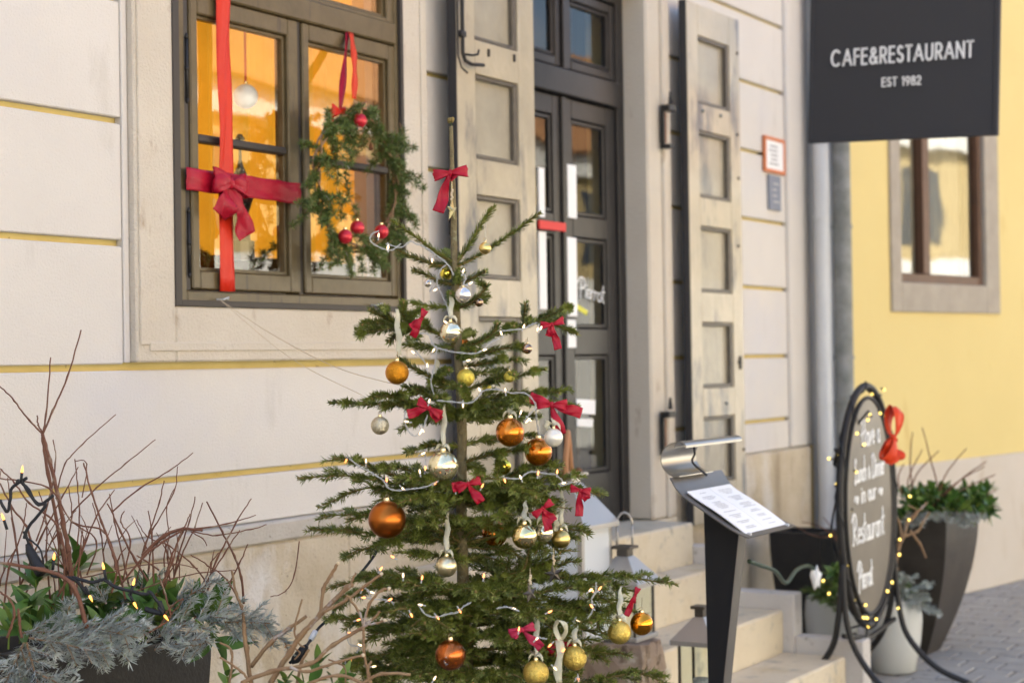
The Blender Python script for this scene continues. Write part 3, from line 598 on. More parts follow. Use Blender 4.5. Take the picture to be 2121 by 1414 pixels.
# ================================================================= HANGING SIGN
SL=onY(1677,297,-.72); sx=SL[0]
ndir=V(1,0,0)
bl=onPl(1674,297,SL,ndir); br=onPl(2066,280,SL,ndir); tl=onPl(1680,0,SL,ndir)
ex=nrm(br-bl); ez=nrm(np.cross(ex,V(1,0,0))); ez=ez if ez[2]>0 else -ez
Wd=np.linalg.norm(br-bl); Hd=1.02*np.linalg.norm(tl-bl)+.25
sg=thing('hanging_sign','black hanging CAFE&RESTAURANT sign board above the steps','sign',bl)
def obox(o,ex,ey,ez,x0,x1,y0,y1,z0,z1,bv=0.):
    Mx=np.eye(4); Mx[:3,0]=ex; Mx[:3,1]=ey; Mx[:3,2]=ez; Mx[:3,3]=o; return MB().box(x0,x1,y0,y1,z0,z1,bv,M=Mx)
nx=nrm(np.cross(ez,ex)); nx=nx if nx[0]>0 else -nx
obox(bl,ex,nx,ez,0,Wd,0,.03,0,Hd,.003).build('board',M['sign'],sg)
b=MB()
for a in ((.0,.022,0,Hd),(Wd-.022,Wd,0,Hd),(.022,Wd-.022,0,.022)): q=obox(bl,ex,nx,ez,a[0],a[1],-.006,.0,a[2],a[3],.002); b.add(q.v,q.f)
b.build('edge_trim',M['sign'],sg)
b=MB()
for k in range(5):
    for u in (.05,Wd-.05): q=obox(bl,ex,nx,ez,u-.006,u+.006,-.009,-.005,.1+k*.2,.115+k*.2,.001); b.add(q.v,q.f)
for tx,x0,y0,x1,hh,sw in (('CAFE&RESTAURANT',1723,138,2016,31,.0115),('EST 1982',1828,180,1908,17,.0075)):
    o=onPl(x0,y0,SL,ndir)-V(.007,0,0); e=onPl(x1,y0-(x1-x0)*.045*1.25,SL,ndir); wt=np.linalg.norm(e-o); H_=np.linalg.norm(onPl(x0,y0-hh,SL,ndir)-onPl(x0,y0,SL,ndir))
    gp=.20; w0=textwidth(tx,1,0.); fx=(wt/H_-gp*(len(tx)-1))/w0
    for mb in lettering(tx,o,ex,ez,V(-1,0,0),H_,sw*.88,gp,.004,sx=fx): mb.build('letter',M['white'],sg)
# bracket arm above (just out of frame)
tp=bl+ez*Hd; t=MB(); t.tube([tp+ex*(-.02)+V(0,0,.05),tp+ex*(Wd+.04)+V(0,0,.05)],.014,10); t.tube([tp+ex*(-.02)+V(0,0,.05),V(tp[0],-.02,tp[2]+.02)],.014,10); t.build('bracket_arm',M['iron'],sg,smooth=True)
for u in (.08,Wd-.08): MB().tube([tp+ex*u,tp+ex*u+V(0,0,.06)],.006,8).build('hanger',M['iron'],sg)

# script on the door glass, and faint ones on shutters
pn=thing('painted_name','white handwritten Pierrot lettering on the grey door glass','lettering',onY(1217,600,DY-.002))
for mb in lettering('Qierrot',onY(1198,612,DY-.002),V(1,0,-.12),V(.12,0,1),V(0,-1,0),.088,.0060,.0,.002): mb.build('letter',M['white'],pn)

# ================================================================= BLACKBOARD
BX=nrm(V(math.cos(math.radians(-4)),math.sin(math.radians(-4)),0)); BNn=V(BX[1],-BX[0],0)   # BX to the right, BNn to the street/viewer
BC=P(1797,1046,8.2)
BZ=V(0,0,1); B=thing('oval_chalkboard','oval standing chalkboard with Have a Lunch & Dinner lettering beside the steps','chalkboard',(BC[0],BC[1],0))
def bl_(u,z,o=0.): return BC+BX*u+BZ*z+BNn*o
RZ=.575; RX=.30
def oval(rx,rz,o,n=56): return [bl_(rx*math.cos(2*math.pi*i/n),rz*math.sin(2*math.pi*i/n),o) for i in range(n+1)]
brd=MB(); n=56; F_=oval(.268,.508,.012)[:-1]; K_=oval(.268,.508,-.012)[:-1]; brd.add(F_+K_,[tuple(range(n)),tuple(range(2*n-1,n-1,-1))]+[(i,(i+1)%n,n+(i+1)%n,n+i) for i in range(n)])
brd.build('board',M['board'],B)
MB().tube(oval(.272,.513,.01),.010,8,False).build('inner_frame',M['iron'],B,smooth=True)
MB().tube(oval(.318,.568,0.),.018,10,False).build('outer_frame',M['iron'],B,smooth=True)
t=MB()
for a in (0,55,125,180,235,305):
    a=math.radians(a); t.tube([bl_(.28*math.cos(a),.52*math.sin(a)),bl_(.312*math.cos(a),.56*math.sin(a))],.008,6)
t.build('spacer',M['iron'],B)
zf=-BC[2]+.02
for sx_ in (-1,1):
    for so_ in (-1,1):
        pts=[bl_(sx_*.30,-.25),bl_(sx_*.31,-.50,.02*so_),bl_(sx_*.30,-.66,.07*so_),bl_(sx_*.32,-.80,.20*so_),bl_(sx_*.36,zf,.36*so_)]
        MB().tube(smooth(pts,5),.015,8).build('leg',M['iron'],B,smooth=True)
MB().tube([bl_(-.36,zf,.36),bl_(.36,zf,.36)],.014,8).build('foot_bar',M['iron'],B); MB().tube([bl_(-.36,zf,-.36),bl_(.36,zf,-.36)],.014,8).build('foot_bar',M['iron'],B)
MB().tube([bl_(-.30,-.58),bl_(0,-.63),bl_(.30,-.58)],.012,8).build('cross_bar',M['iron'],B)
for tx,x0,y0,x1,hh,gp in (('Have a',1784,925,1822,54,.08),('Lunch + Dinner',1770,1000,1832,48,.02),('~ in our ~',1770,1046,1828,42,.05),('Kestaurant',1766,1130,1832,62,.02),('Qierrot',1778,1222,1808,56,.0)):
    pl0=BC+BNn*.013; o=onPl(x0,y0,pl0,BNn); e=onPl(x1,y0-(x1-x0)*.25,pl0,BNn); wt=(e-o)@BX; H_=onPl(x0,y0-hh,pl0,BNn)[2]-o[2]
    w0=textwidth(tx,H_,gp); fx=wt/w0
    
    for mb in lettering(tx,o,(BX+BZ*.07)*fx,BZ,BNn,H_,.0100,gp,.0015): mb.build('letter',M['chalk'],B)

# ================================================================= LIGHTS STRING HELPERS
def bulb(p,d,par,m,sock,r=.004,L=.016):
    d=nrm(d); a=MB().tube([p,p+d*L*.8],[r*.62,r*.62],6); s_=a.build('socket',sock,par)
    b=MB(); b.tube([p+d*L*.8,p+d*L*1.1,p+d*L*1.5,p+d*L*1.75],[r*.7,r*.85,r*.65,r*.1],8); o=b.build('bulb',m,par,smooth=True); return o
bs_=thing('chalkboard_light_string','black string of lit warm bulbs wound round the oval chalkboard','light string',bl_(0,.6))
w=MB(); zz=[]
for a in np.linspace(0,360,90): 
    aa=math.radians(a); zz.append(bl_((.318+.021*math.cos(a*.21))*math.cos(aa),(.568+.021*math.cos(a*.21))*math.sin(aa),.021*math.sin(a*.21)))
w.tube(zz,.004,6); 
w.tube(smooth([P(1738,1160,8.15),P(1722,1100,8.1),P(1735,1020,8.1),P(1742,960,8.1),P(1760,905,8.1),P(1775,880,8.1),P(1800,850,8.1)]),.006,6)
w.tube(smooth([P(1760,1300,8.1),P(1790,1290,8.1),P(1800,1270,8.15),P(1790,1330,8.1),P(1770,1310,8.1),P(1760,1330,8.1)]),.005,6)
for q in range(9): w.tube(smooth([P(1735+RS.uniform(-8,16),945+RS.uniform(-18,18),8.1+RS.uniform(-.03,.03)) for _ in range(4)]),.006,5)
w.build('cable',M['blackwire'],bs_,smooth=True)
for x,y in ((1825,804),(1811,812),(1819,849),(1797,863),(1805,863),(1842,862),(1779,895),(1784,925),(1740,937),(1751,935),(1725,951),(1768,973),(1738,978),(1742,987),(1730,1008),(1751,1044),(1766,1053),(1744,1086),(1737,1095),(1723,1106),(1748,1140),(1754,1170),(1712,1199),(1721,1223),(1774,1248),(1785,1275),(1801,1285),(1815,1282),(1801,1293),(1846,1197),(1841,1229),(1860,1141),(1857,1113),(1876,1075),(1880,1023),(1856,1253),(1786,1248)):
    d=8.02; p=P(x,y,d); dr=nrm(V(*RS.uniform(-1,1,3))); bulb(p,dr,bs_,M['flame2'],M['blackwire'],.0075,.015)

# ================================================================= BOWS
def bow(c,s,m,name,label,rt=None,upv=None,tails=((-.5,-1.6),(.4,-1.9)),roll=0.,loops=1.,cat='bow',w=.34,group=None):
    c=np.array(c,float); rt=RT if rt is None else rt; upv=UP if upv is None else upv; R_=math.radians(roll)
    r=math.cos(R_)*rt+math.sin(R_)*upv; u=math.cos(R_)*upv-math.sin(R_)*rt; f=nrm(np.cross(r,u)); f=f if f@FW<0 else -f
    T=thing(name,label,cat,c,group)
    for sg_ in (-1,1):
        n=22; pts=[];wd=[]; ls=s*loops*RS.uniform(.9,1.1); tilt=RS.uniform(-.1,.25)
        for i in range(n+1):
            a=i/n*2*math.pi; x=ls*.5*(1-math.cos(a)); dep=.22*ls*math.sin(a); pts.append(c+r*sg_*x+f*(dep+.03*s)+u*(tilt*x)); k=.10+.90*math.sin(a/2)**1.3
            wd.append(u*s*w*k*1.05+f*s*.04*math.sin(a*2))
        MB().cloth(pts,wd,.0008,.16,8,1.3,sg_*1.1+s*40).build('loop',m,T,smooth=True)
    for tx,ty in tails:
        n=16; pts=[];wd=[]; dv=nrm(r*tx+u*ty); pr_=nrm(np.cross(dv,f))
        for i in range(n+1):
            t=i/n; pts.append(c+(r*tx+u*ty)*s*t+f*s*(.12*math.sin(t*7+tx*5)+.03)+pr_*s*.05*math.sin(t*6)); wd.append(pr_*s*w*(.18+.82*min(1,t*1.7))+f*s*.10*math.sin(t*9+tx*3))
        MB().cloth(pts,wd,.0008,.20,8,1.1,tx*3).build('tail',m,T,smooth=True)
    k=MB().sphere((0,0,0),1,12,8); k.v=[tuple(c+r*p[0]*s*.16+u*p[2]*s*.22+f*(p[1]*s*.14+s*.06)) for p in k.v]; k.build('knot',m,T,smooth=True)
    return T
bow(P(1848,905,7.9),.095,M['orange_satin'],'bow','orange-red satin bow on the right edge of the oval chalkboard',rt=nrm(RT*.75+FW*.66),roll=70,tails=((-1.0,-.7),(-1.3,.2)),loops=1.3,w=.42)

# ================================================================= WHITE PULL CORD / CABLES
g_=thing('extension_cable','dark green extension cable running from the menu stand to a taped plug','cable',P(1560,1165,6.3))
MB().tube(smooth([P(1552,1162,6.2),P(1575,1170,6.4),P(1605,1182,6.8),P(1622,1203,7.1),P(1632,1204,7.3),P(1650,1180,7.6),P(1672,1171,7.8),P(1686,1178,7.9)],8),.0085,8).build('cord',M['green_cable'],g_,smooth=True)
b=MB(); 
pp=P(1690,1195,7.9); k=MB().sphere((0,0,0),1,14,10); k.v=[tuple(pp+RT*p[0]*.024*(1+.2*math.sin(p[2]*5))+UP*p[2]*.05+FW*p[1]*.02+UP*.01*math.sin(p[0]*7)) for p in k.v]; k.build('taped_plug',M['white'],g_,smooth=False)

# ================================================================= PLANTERS AND POTS
def tapered(name,label,cat,corner,w,zt,wb,m,mside=None,curve=1.9,group=None):
    """square planter: corner = front-left top corner (x,y); w top width, wb bottom width"""
    cx,cy=corner[0]+w/2,corner[1]+w/2; T=thing(name,label,cat,(cx,cy,0),group); n=12; v=[];f=[]
    def ring(h,z): return [(cx-h,cy-h,z),(cx+h,cy-h,z),(cx+h,cy+h,z),(cx-h,cy+h,z)]
    for i in range(n+1):
        t=i/n; h=(wb+(w-wb)*(1-(1-t)**curve))/2; v+=ring(h,zt*t)
    for i in range(n):
        for k in range(4): f.append((4*i+k,4*i+(k+1)%4,4*i+4+(k+1)%4,4*i+4+k))
    f.append((3,2,1,0)); b=len(v); v+=ring(w/2-.022,zt); v+=ring(w/2-.022,zt-.05); t4=4*n
    for k in range(4): f.append((t4+k,t4+(k+1)%4,b+(k+1)%4,b+k)); f.append((b+k,b+(k+1)%4,b+4+(k+1)%4,b+4+k))
    mb=MB().add(v,f); mb.build('body',m,T)
    MB().box(cx-w/2+.02,cx+w/2-.02,cy-w/2+.02,cy+w/2-.02,zt-.07,zt-.045).build('soil',M['dim'],T)
    return T
cR=P(1960,1075,8.95); tapered('tall_planter','tall dark tapered planter full of evergreens against the yellow wall','planter',(cR[0],cR[1]),.60,cR[2],.25,M['planter2'])
cL=P(159,1372,4.5); tapered('tall_planter','dark square planter with blue spruce and bare twigs in the left foreground','planter',(cL[0],cL[1]),.53,cL[2],.2,M['planter'])
LZ=cL[2]
def pot(x,y0,y1,wpx,d,label,gr=None):
    z1=P(x,y0,d)[2]; r=wpx/2*d/FP; c=P(x,y1,d); c=V(c[0],c[1],0); c=V(*(P(x,y0,d)[:2]),0)
    T=thing('round_pot',label,'flower pot',c,gr); H=z1; mb=MB(); k=r/.13
    mb.lathe([(.085*k,.0),(.10*k,.01),(.125*k,H*.45),(.132*k,H*.72),(.128*k,H*.9),(.122*k,H),(.112*k,H),(.112*k,H-.03),(.001,H-.035)],tuple(c),32); mb.build('body',M['pot'],T,smooth=True,auto=50); return T,c,H
potA,pcA,pH=pot(1849,1237,1372,118,8.75,'white glazed round pot behind the right leg of the chalkboard','white pots beside the chalkboard')
potB,pcB,pHB=pot(1722,1235,1360,110,9.1,'white glazed round pot half hidden left of the chalkboard','white pots beside the chalkboard')
q=P(1700,1105,9.35); tapered('tall_planter','black tapered planter in the corner behind the chalkboard by the downpipes','planter',(q[0],q[1]),.30,q[2],.15,M['planter'])

# ================================================================= NEEDLES, LEAVES, TWIGS
def needles(name,polys,m,parent,L=.018,wd=.0017,per=1400,ang=50,up=.35,flat=.0,spread=1.,kind='stuff',curl=.0,tipfrac=.0,twist=None):
    """polys: list of arrays of points; scatters needle quads (bent, 2 faces) around them"""
    Pm=[];Tm=[];Lm=[]
    for pl in polys:
        pl=np.array(pl); seg=pl[1:]-pl[:-1]; ln=np.linalg.norm(seg,axis=1); tot=ln.sum()
        if tot<1e-5: continue
        n=max(6,int(tot*per)); t=np.sort(RS.rand(n))*tot; cs=np.concatenate([[0],np.cumsum(ln)]); i=np.clip(np.searchsorted(cs,t)-1,0,len(seg)-1)
        fr=(t-cs[i])/ln[i]; Pm.append(pl[i]+seg[i]*fr[:,None]); Tm.append(seg[i]/ln[i][:,None])
        e=t/tot; Lm.append(np.where(e>.93,.75,1.)*np.where(e<.05,.8,1.))
    Pm=np.concatenate(Pm);Tm=np.concatenate(Tm);Lm=np.concatenate(Lm); n=len(Pm)
    Zv=np.array([0,0,1.]); side=np.cross(Tm,Zv); sn=np.linalg.norm(side,axis=1,keepdims=True); side=np.where(sn>1e-3,side/np.maximum(sn,1e-6),np.array([1.,0,0])); nn=np.cross(side,Tm)
    ph=RS.rand(n)*2*math.pi
    if flat>0: ph=np.where(RS.rand(n)<flat,np.where(RS.rand(n)<.5,0,math.pi)+RS.normal(0,.45,n),ph)
    rad=side*np.cos(ph)[:,None]+nn*(np.sin(ph)[:,None]); rad=rad+Zv*up; rad/=np.linalg.norm(rad,axis=1,keepdims=True)
    an=np.radians(ang+RS.normal(0,9,n)); D=Tm*np.cos(an)[:,None]+rad*np.sin(an)[:,None]; D/=np.linalg.norm(D,axis=1,keepdims=True)
    LL=(L*Lm*RS.uniform(.72,1.12,n))[:,None]; Wv=np.cross(D,Tm); Wv/=np.maximum(1e-6,np.linalg.norm(Wv,axis=1,keepdims=True)); Wv=Wv*wd/2
    D2=D+Tm*.25+Zv*curl; D2/=np.linalg.norm(D2,axis=1,keepdims=True)
    a=Pm; mid_=Pm+D*LL*.55; tip=mid_+D2*LL*.45
    v=np.stack([a-Wv*.5,a+Wv*.5,mid_+Wv,mid_-Wv,tip+Wv*.25,tip-Wv*.25],1).reshape(-1,3); b=np.arange(n)[:,None]*6
    q=np.concatenate([b+np.array([[0,1,2,3]]),b+np.array([[3,2,4,5]])])
    o=fastmesh(name,v,q,m,parent); o['kind']=kind; return o
def sprig_polys(p0,p1,n=7,L=.09,ang=45,droop=.0,plane=None,bend=.03):
    """main axis + side shoots in a flat fan"""
    p0=np.array(p0);p1=np.array(p1); T=nrm(p1-p0); ln=np.linalg.norm(p1-p0)
    pl=V(0,0,1) if plane is None else plane; s=nrm(np.cross(T,pl)); nn=np.cross(s,T)
    main=smooth([p0,(p0+p1)/2+nn*ln*bend,p1],5); out=[np.array(main)]
    for i in range(n):
        t=.15+.75*i/max(1,n-1); b=p0+(p1-p0)*t+nn*ln*bend*4*t*(1-t); sd=1 if i%2 else -1; l=L*(1-.55*t)*RS.uniform(.75,1.15); a=math.radians(ang+RS.normal(0,7))
        d=T*math.cos(a)+s*sd*math.sin(a)+nn*RS.normal(.03,.1); d=nrm(d); e=b+d*l; out.append(np.array([b,b+d*l*.5+V(0,0,-droop*l*.1),e+V(0,0,-droop*l)]))
    return out
def sprig(name,par,p0,p1,m,wm,nL=.02,per=1100,n=7,L=.09,wd=.0016,plane=None,flat=.3,ang=55,up=.2,r=.0022,bend=.03,droop=0.):
    pol=sprig_polys(p0,p1,n,L,plane=plane,bend=bend,droop=droop); w=MB()
    for i,pl in enumerate(pol): w.tube(pl,[r*(1.3 if i==0 else .8)*(1-.5*k/(len(pl)-1)) for k in range(len(pl))],5)
    s=w.build(name,wm,par); needles('needles',pol,m,s if ORG.get(s.name) is not None else par,L=nL,wd=wd,per=per,flat=flat,ang=ang,up=up); return s
def leafmesh(p,d,up_,L,Wd,curl=.25,n=7):
    d=nrm(d); s=nrm(np.cross(d,up_)); u=np.cross(s,d); v=[];f=[]
    for i in range(n+1):
        t=i/n; w=Wd/2*math.sin(math.pi*min(.985,max(.02,t**.85)))**.8; c=p+d*L*t+u*(-curl*L*t*t); v+=[c-s*w+u*w*.35,c,c+s*w+u*w*.35]
    for i in range(n):
        a=3*i; f+=[(a,a+1,a+4,a+3),(a+1,a+2,a+5,a+4)]
    return MB().add(v,f)
def leaf_cluster(par,c,axis,n,L,Wd,ms,spread=1.,name='leaf'):
    axis=nrm(axis); a=nrm(np.cross(axis,V(.3,.9,.2))); b=np.cross(axis,a)
    MB().tube([c-axis*L*.8,c],.0025,5).build('stem',M['leaf2'],par)
    for i in range(n):
        w=2.4*i+RS.rand()*.5; el=.25+.75*(i/n); d=nrm((a*math.cos(w)+b*math.sin(w))*el*spread+axis*(1.05-el*.8)); 
        o=leafmesh(c-axis*.012*(i%3),d,axis,L*RS.uniform(.75,1.1),Wd*RS.uniform(.85,1.1),RS.uniform(.05,.4)).build(name,ms[RS.randint(len(ms))],par,smooth=True)
def twig(par,px,d,r0,r1,m,dd=None,knots=True,name='stem',wob=.003):
    """polyline in photo px at distance d (list or scalar)"""
    ds=[d]*len(px) if np.isscalar(d) else d; pts=smooth([P(x,y,q) for (x,y),q in zip(px,ds)],6,0); m_=len(pts)
    rr=[r0+(r1-r0)*i/(m_-1) for i in range(m_)]
    for i in range(3,m_-1):
        if knots and i%6==0: rr[i]*=1.35
        pts[i]=pts[i]+RS.uniform(-1,1,3)*wob*.4
    o=MB().tube(pts,rr,7).build(name,m,par,smooth=True); return pts

# ---- left planter planting
lp=thing('winter_shrub','bare red-brown dogwood twigs standing in the left planter','shrub',P(300,1345,4.7))
TW=[([(152,1300),(148,1200),(141,1135),(131,1085),(121,1028),(103,953),(88,898)],4.6,.0088,.0060),([(88,900),(95,860),(105,740)],4.6,.0045,.003),([(88,900),(110,850),(140,780),(168,683)],4.6,.005,.003),([(88,898),(60,870),(30,830),(0,800)],4.6,.0045,.003),([(88,895),(80,880),(77,860)],4.6,.004,.003),
([(260,1240),(240,1160),(215,1100),(150,1080),(100,1010),(0,990)],4.55,.005,.003),([(140,1190),(125,1120),(100,980),(88,905)],4.65,.0065,.005),([(140,1180),(120,1090),(60,1040),(30,1000),(0,970)],4.5,.005,.003),
([(68,1180),(65,1130),(55,1090),(25,1050),(0,1000)],4.55,.006,.0035),([(180,1190),(200,1120),(150,1080),(115,1030)],4.7,.004,.0025),([(75,1120),(95,1060),(115,960),(110,910)],4.6,.004,.0025),
([(120,1010),(135,960),(170,920),(240,858)],4.75,.0035,.002),([(150,1060),(200,1010),(260,960),(322,910)],4.8,.004,.002),([(170,1030),(180,960),(155,955)],4.7,.003,.002),([(160,1130),(165,1060),(160,1000),(155,950)],4.65,.0035,.0025),
([(240,1180),(235,1150),(210,1080),(190,1020),(173,958)],4.5,.006,.0035),([(330,1240),(280,1160),(250,1100),(232,1060),(222,1042)],4.65,.006,.003),([(232,1060),(290,1010),(350,975),(400,937)],4.65,.004,.002),
([(290,1170),(310,1100),(330,1040),(340,995)],4.7,.004,.0025),([(280,1220),(300,1130),(320,1090),(360,1020),(368,965)],4.75,.004,.002),([(350,1250),(340,1160),(350,1110),(345,1050),(365,1005)],4.8,.0035,.002),([(295,1150),(340,1110),(380,1095),(420,1098)],4.6,.0065,.0045),([(400,1095),(470,1085),(530,1066)],4.6,.004,.002),([(400,1100),(450,1108),(520,1095),(552,1086)],4.65,.0035,.002),([(395,1100),(420,1115),(428,1130)],4.6,.003,.002),
([(250,1210),(300,1150),(340,1120),(375,1100)],4.5,.005,.0045),([(505,1250),(500,1195),(485,1150),(460,1100),(428,1038)],4.75,.006,.0035),([(500,1255),(470,1200),(430,1170),(395,1148)],4.6,.004,.0025),([(372,1200),(370,1150),(365,1100),(352,1105)],4.8,.003,.002),([(265,1230),(350,1200),(420,1185),(490,1180)],4.55,.003,.002),
([(150,1200),(250,1180),(330,1165),(410,1176)],4.6,.003,.002),([(180,1300),(150,1210),(90,1180),(0,1165)],4.35,.0075,.005),([(330,1300),(350,1260),(380,1240),(340,1290)],4.4,.003,.002),([(330,1180),(300,1160),(283,1150)],4.6,.004,.003),([(290,1320),(350,1280),(345,1240),(330,1190)],4.4,.0045,.003),([(15,1320),(30,1270),(20,1240),(0,1225)],4.2,.0055,.004),([(45,1320),(40,1285),(38,1260)],4.2,.006,.005),
([(620,1120),(610,1190),(590,1225),(560,1235)],4.6,.003,.002),([(435,1215),(400,1170),(350,1130),(305,1110),(283,1075)],4.7,.004,.002),([(255,1200),(270,1120),(250,1080),(258,1058)],4.6,.004,.0025)]
for px,d,a,b_ in TW: twig(lp,px,d,a*(.85 if a>.0062 else .60),b_*(.8 if a>.0062 else .6),M['twig'])
for k in range(34):   # thinner shoots filling the shrub
    x=RS.uniform(-20,470); y0=RS.uniform(1210,1290); d=RS.uniform(4.45,4.9); hgt=RS.uniform(90,290)*(1-.0009*max(0,x-150)); lean=RS.uniform(-.25,.65)*hgt
    px=[(x,y0),(x+lean*.35+RS.uniform(-8,8),y0-hgt*.4),(x+lean*.7+RS.uniform(-9,9),y0-hgt*.75),(x+lean,y0-hgt)]
    q=twig(lp,px,d,.0030,.0014,M['twig'])
    if k%2: b0=q[len(q)//2]; e=b0+RT*RS.uniform(-.07,.09)+UP*RS.uniform(.05,.12)+FW*RS.uniform(-.04,.04); MB().tube([b0,(b0+e)/2+UP*.006,e],[.0018,.0015,.001],6).build('stem',M['twig'],lp,smooth=True)
ll=thing('laurel_plant','glossy green laurel leaves among the twigs of the left planter','plant',P(150,1340,4.65))
for (x,y,d,n,L_,ax) in ((75,1200,4.7,9,.075,(-.1,-.2,1)),(130,1260,4.6,10,.07,(.2,-.3,1)),(60,1255,4.6,8,.07,(-.4,-.3,1)),(190,1250,4.65,9,.07,(.3,-.2,1)),(160,1175,4.7,6,.085,(.3,-.1,1)),(110,1300,4.5,8,.07,(0,-.5,.8)),(230,1220,4.7,6,.07,(.3,0,1)),(300,1240,4.7,6,.06,(.3,-.2,1)),(385,1265,4.6,7,.075,(.6,-.1,.5)),(435,1250,4.65,6,.07,(.8,0,.5)),(450,1320,4.5,5,.075,(.6,-.3,-.6)),(20,1290,4.5,7,.07,(-.2,-.3,1)),(210,1290,4.5,6,.06,(0,-.4,.8)),(290,1290,4.5,6,.055,(.1,-.3,.9))):
    leaf_cluster(ll,P(x,y,d),V(*ax),n,L_*1.35,L_*.56,[M['leaf'],M['leaf'],M['leaf2']] if n<8 else [M['leaf']],1.)
for k in range(16):
    x=RS.uniform(-10,470); y=RS.uniform(1225,1300); leaf_cluster(ll,P(x,y,RS.uniform(4.62,4.85)),V(RS.uniform(-.8,.8),RS.uniform(-.9,-.1),RS.uniform(.2,.9)),7,.10,.042,[M['leaf'],M['leaf'],M['leaf2']])
sp=thing('blue_spruce_sprigs','blue-grey spruce sprigs spilling over the rim of the left planter','greenery',P(200,1340,4.45))
for (a,c,n,L_) in (((45,1310,4.4),(180,1310,4.35),6,.09),((100,1315,4.35),(285,1355,4.3),9,.11),((170,1300,4.4),(285,1320,4.3),7,.10),((60,1320,4.3),(230,1358,4.25),8,.08),((50,1330,4.25),(10,1420,4.2),7,.09),((55,1330,4.25),(80,1420,4.2),7,.08),((130,1310,4.45),(150,1240,4.4),4,.05),((200,1290,4.5),(310,1300,4.4),6,.08),((300,1330,4.45),(490,1255,4.5),8,.10),((320,1345,4.4),(430,1320,4.4),6,.07),((350,1260,4.6),(455,1198,4.6),6,.06),((430,1290,4.55),(560,1290,4.5),8,.10),((470,1280,4.6),(600,1330,4.55),6,.09),((250,1250,4.7),(330,1200,4.7),5,.06),((430,1330,4.4),(360,1350,4.35),4,.06),((90,1400,4.15),(150,1430,4.1),4,.07),((220,1250,4.6),(200,1210,4.6),4,.05)):
    sprig('sprig',sp,P(*a),P(*c),M['spruce'],M['twig2'],nL=.027,per=1000,n=n,L=L_*1.0,wd=.0030,plane=nrm(-FW*.75+V(0,0,.65)),flat=.8,ang=62,up=.05)
# ---- string light in left planter
ls=thing('planter_light_string','black cable with flame-shaped lit bulbs woven through the left planter','light string',P(150,1200,4.5))
for px,d,r in (([(0,1035),(15,1060),(22,1030),(25,1010),(55,990),(48,1000),(75,1040),(95,1045),(60,1090),(50,1115)],4.45,.0042),([(110,1025),(80,1045),(60,1015),(40,995),(35,1000)],4.45,.0042),([(50,1100),(58,1120),(62,1150)],4.45,.004),([(75,1175),(105,1185),(110,1192),(155,1200),(180,1230)],4.4,.0045),([(150,1195),(190,1205),(215,1200),(240,1215),(300,1230),(310,1225),(330,1250)],4.4,.0045),([(60,1115),(85,1140),(90,1180)],4.45,.0025),([(300,1260),(335,1268),(330,1245)],4.4,.007)):
    MB().tube(smooth([P(x,y,d) for x,y in px],6,.0008),r,8).build('cable',M['blackwire'],ls,smooth=True)
MB().tube([P(57,1125,4.45),P(62,1140,4.45),P(78,1172,4.45),P(86,1186,4.44)],[.006,.012,.016,.016],10).build('plug',M['blackwire'],ls,smooth=True)
for (x,y,dx,dy) in ((46,972,.1,1),(6,1070,-.3,.9),(112,1152,.1,1),(214,1172,-.2,1),(188,1238,.5,-1),(280,1252,.5,-.9),(344,1278,.6,-.8),(277,1205,.2,.8)):
    dv=RT*dx+UP*dy; p=P(x,y,4.38)-nrm(dv)*.03; t=MB().tube([p-nrm(dv)*.004,p+nrm(dv)*.022],.0038,8); t.build('socket',M['blackwire'],ls,smooth=True)
    b=MB().tube([p+nrm(dv)*.022,p+nrm(dv)*.026,p+nrm(dv)*.032,p+nrm(dv)*.041],[.002,.0034,.0028,.0004],8); b.build('bulb',M['flame'],ls,smooth=True)

# ---- second shrub, nearer, between planter and tree
s2=thing('cut_back_shrub','tan cut-back shrub branches between the left planter and the fir','shrub',P(620,1414,4.25))
T2=[([(500,1414),(560,1390),(640,1375),(690,1335),(750,1300),(762,1286)],4.2,.0085,.006),([(752,1300),(765,1250),(790,1222),(806,1218)],4.2,.0055,.0045),([(762,1290),(775,1280),(786,1265)],4.2,.005,.004),([(760,1292),(780,1290),(797,1284)],4.2,.0045,.004),([(754,1300),(745,1270),(725,1240),(718,1232)],4.2,.005,.004),([(753,1300),(753,1340),(760,1380),(768,1414)],4.18,.005,.0055),
([(560,1414),(600,1350),(620,1320),(665,1270),(720,1215),(730,1212)],4.3,.011,.008),([(664,1270),(670,1220),(685,1190),(700,1166)],4.3,.007,.006),([(668,1268),(720,1240),(760,1210),(790,1188)],4.25,.0065,.005),([(725,1212),(730,1200),(737,1186)],4.3,.005,.003),([(505,1290),(510,1340),(520,1414)],4.35,.008,.009),([(520,1380),(560,1330),(600,1300),(635,1275)],4.4,.009,.006),([(600,1345),(625,1320),(640,1300)],4.3,.005,.004),
([(615,1414),(625,1370),(640,1345)],4.3,.006,.005),([(600,1380),(635,1390),(700,1370),(752,1356)],4.15,.006,.0045),([(640,1414),(700,1398),(752,1414)],4.1,.006,.006),([(752,1414),(790,1395),(850,1396)],4.1,.0065,.0055),([(626,1240),(610,1300),(618,1330),(630,1340)],4.3,.004,.003),([(480,1180),(490,1230),(500,1255),(505,1290)],4.5,.005,.006),([(455,1360),(500,1390),(520,1414)],4.2,.004,.005),([(610,1365),(620,1350),(600,1335),(590,1340)],4.3,.003,.003),([(455,1330),(480,1350),(475,1414)],4.3,.004,.005),([(765,1414),(762,1390),(768,1368)],4.1,.006,.004),([(680,1365),(712,1380),(716,1414)],4.2,.003,.003)]
for px,d,a,b_ in T2: twig(s2,px,d,a*.66,b_*.7,M['twig2'])
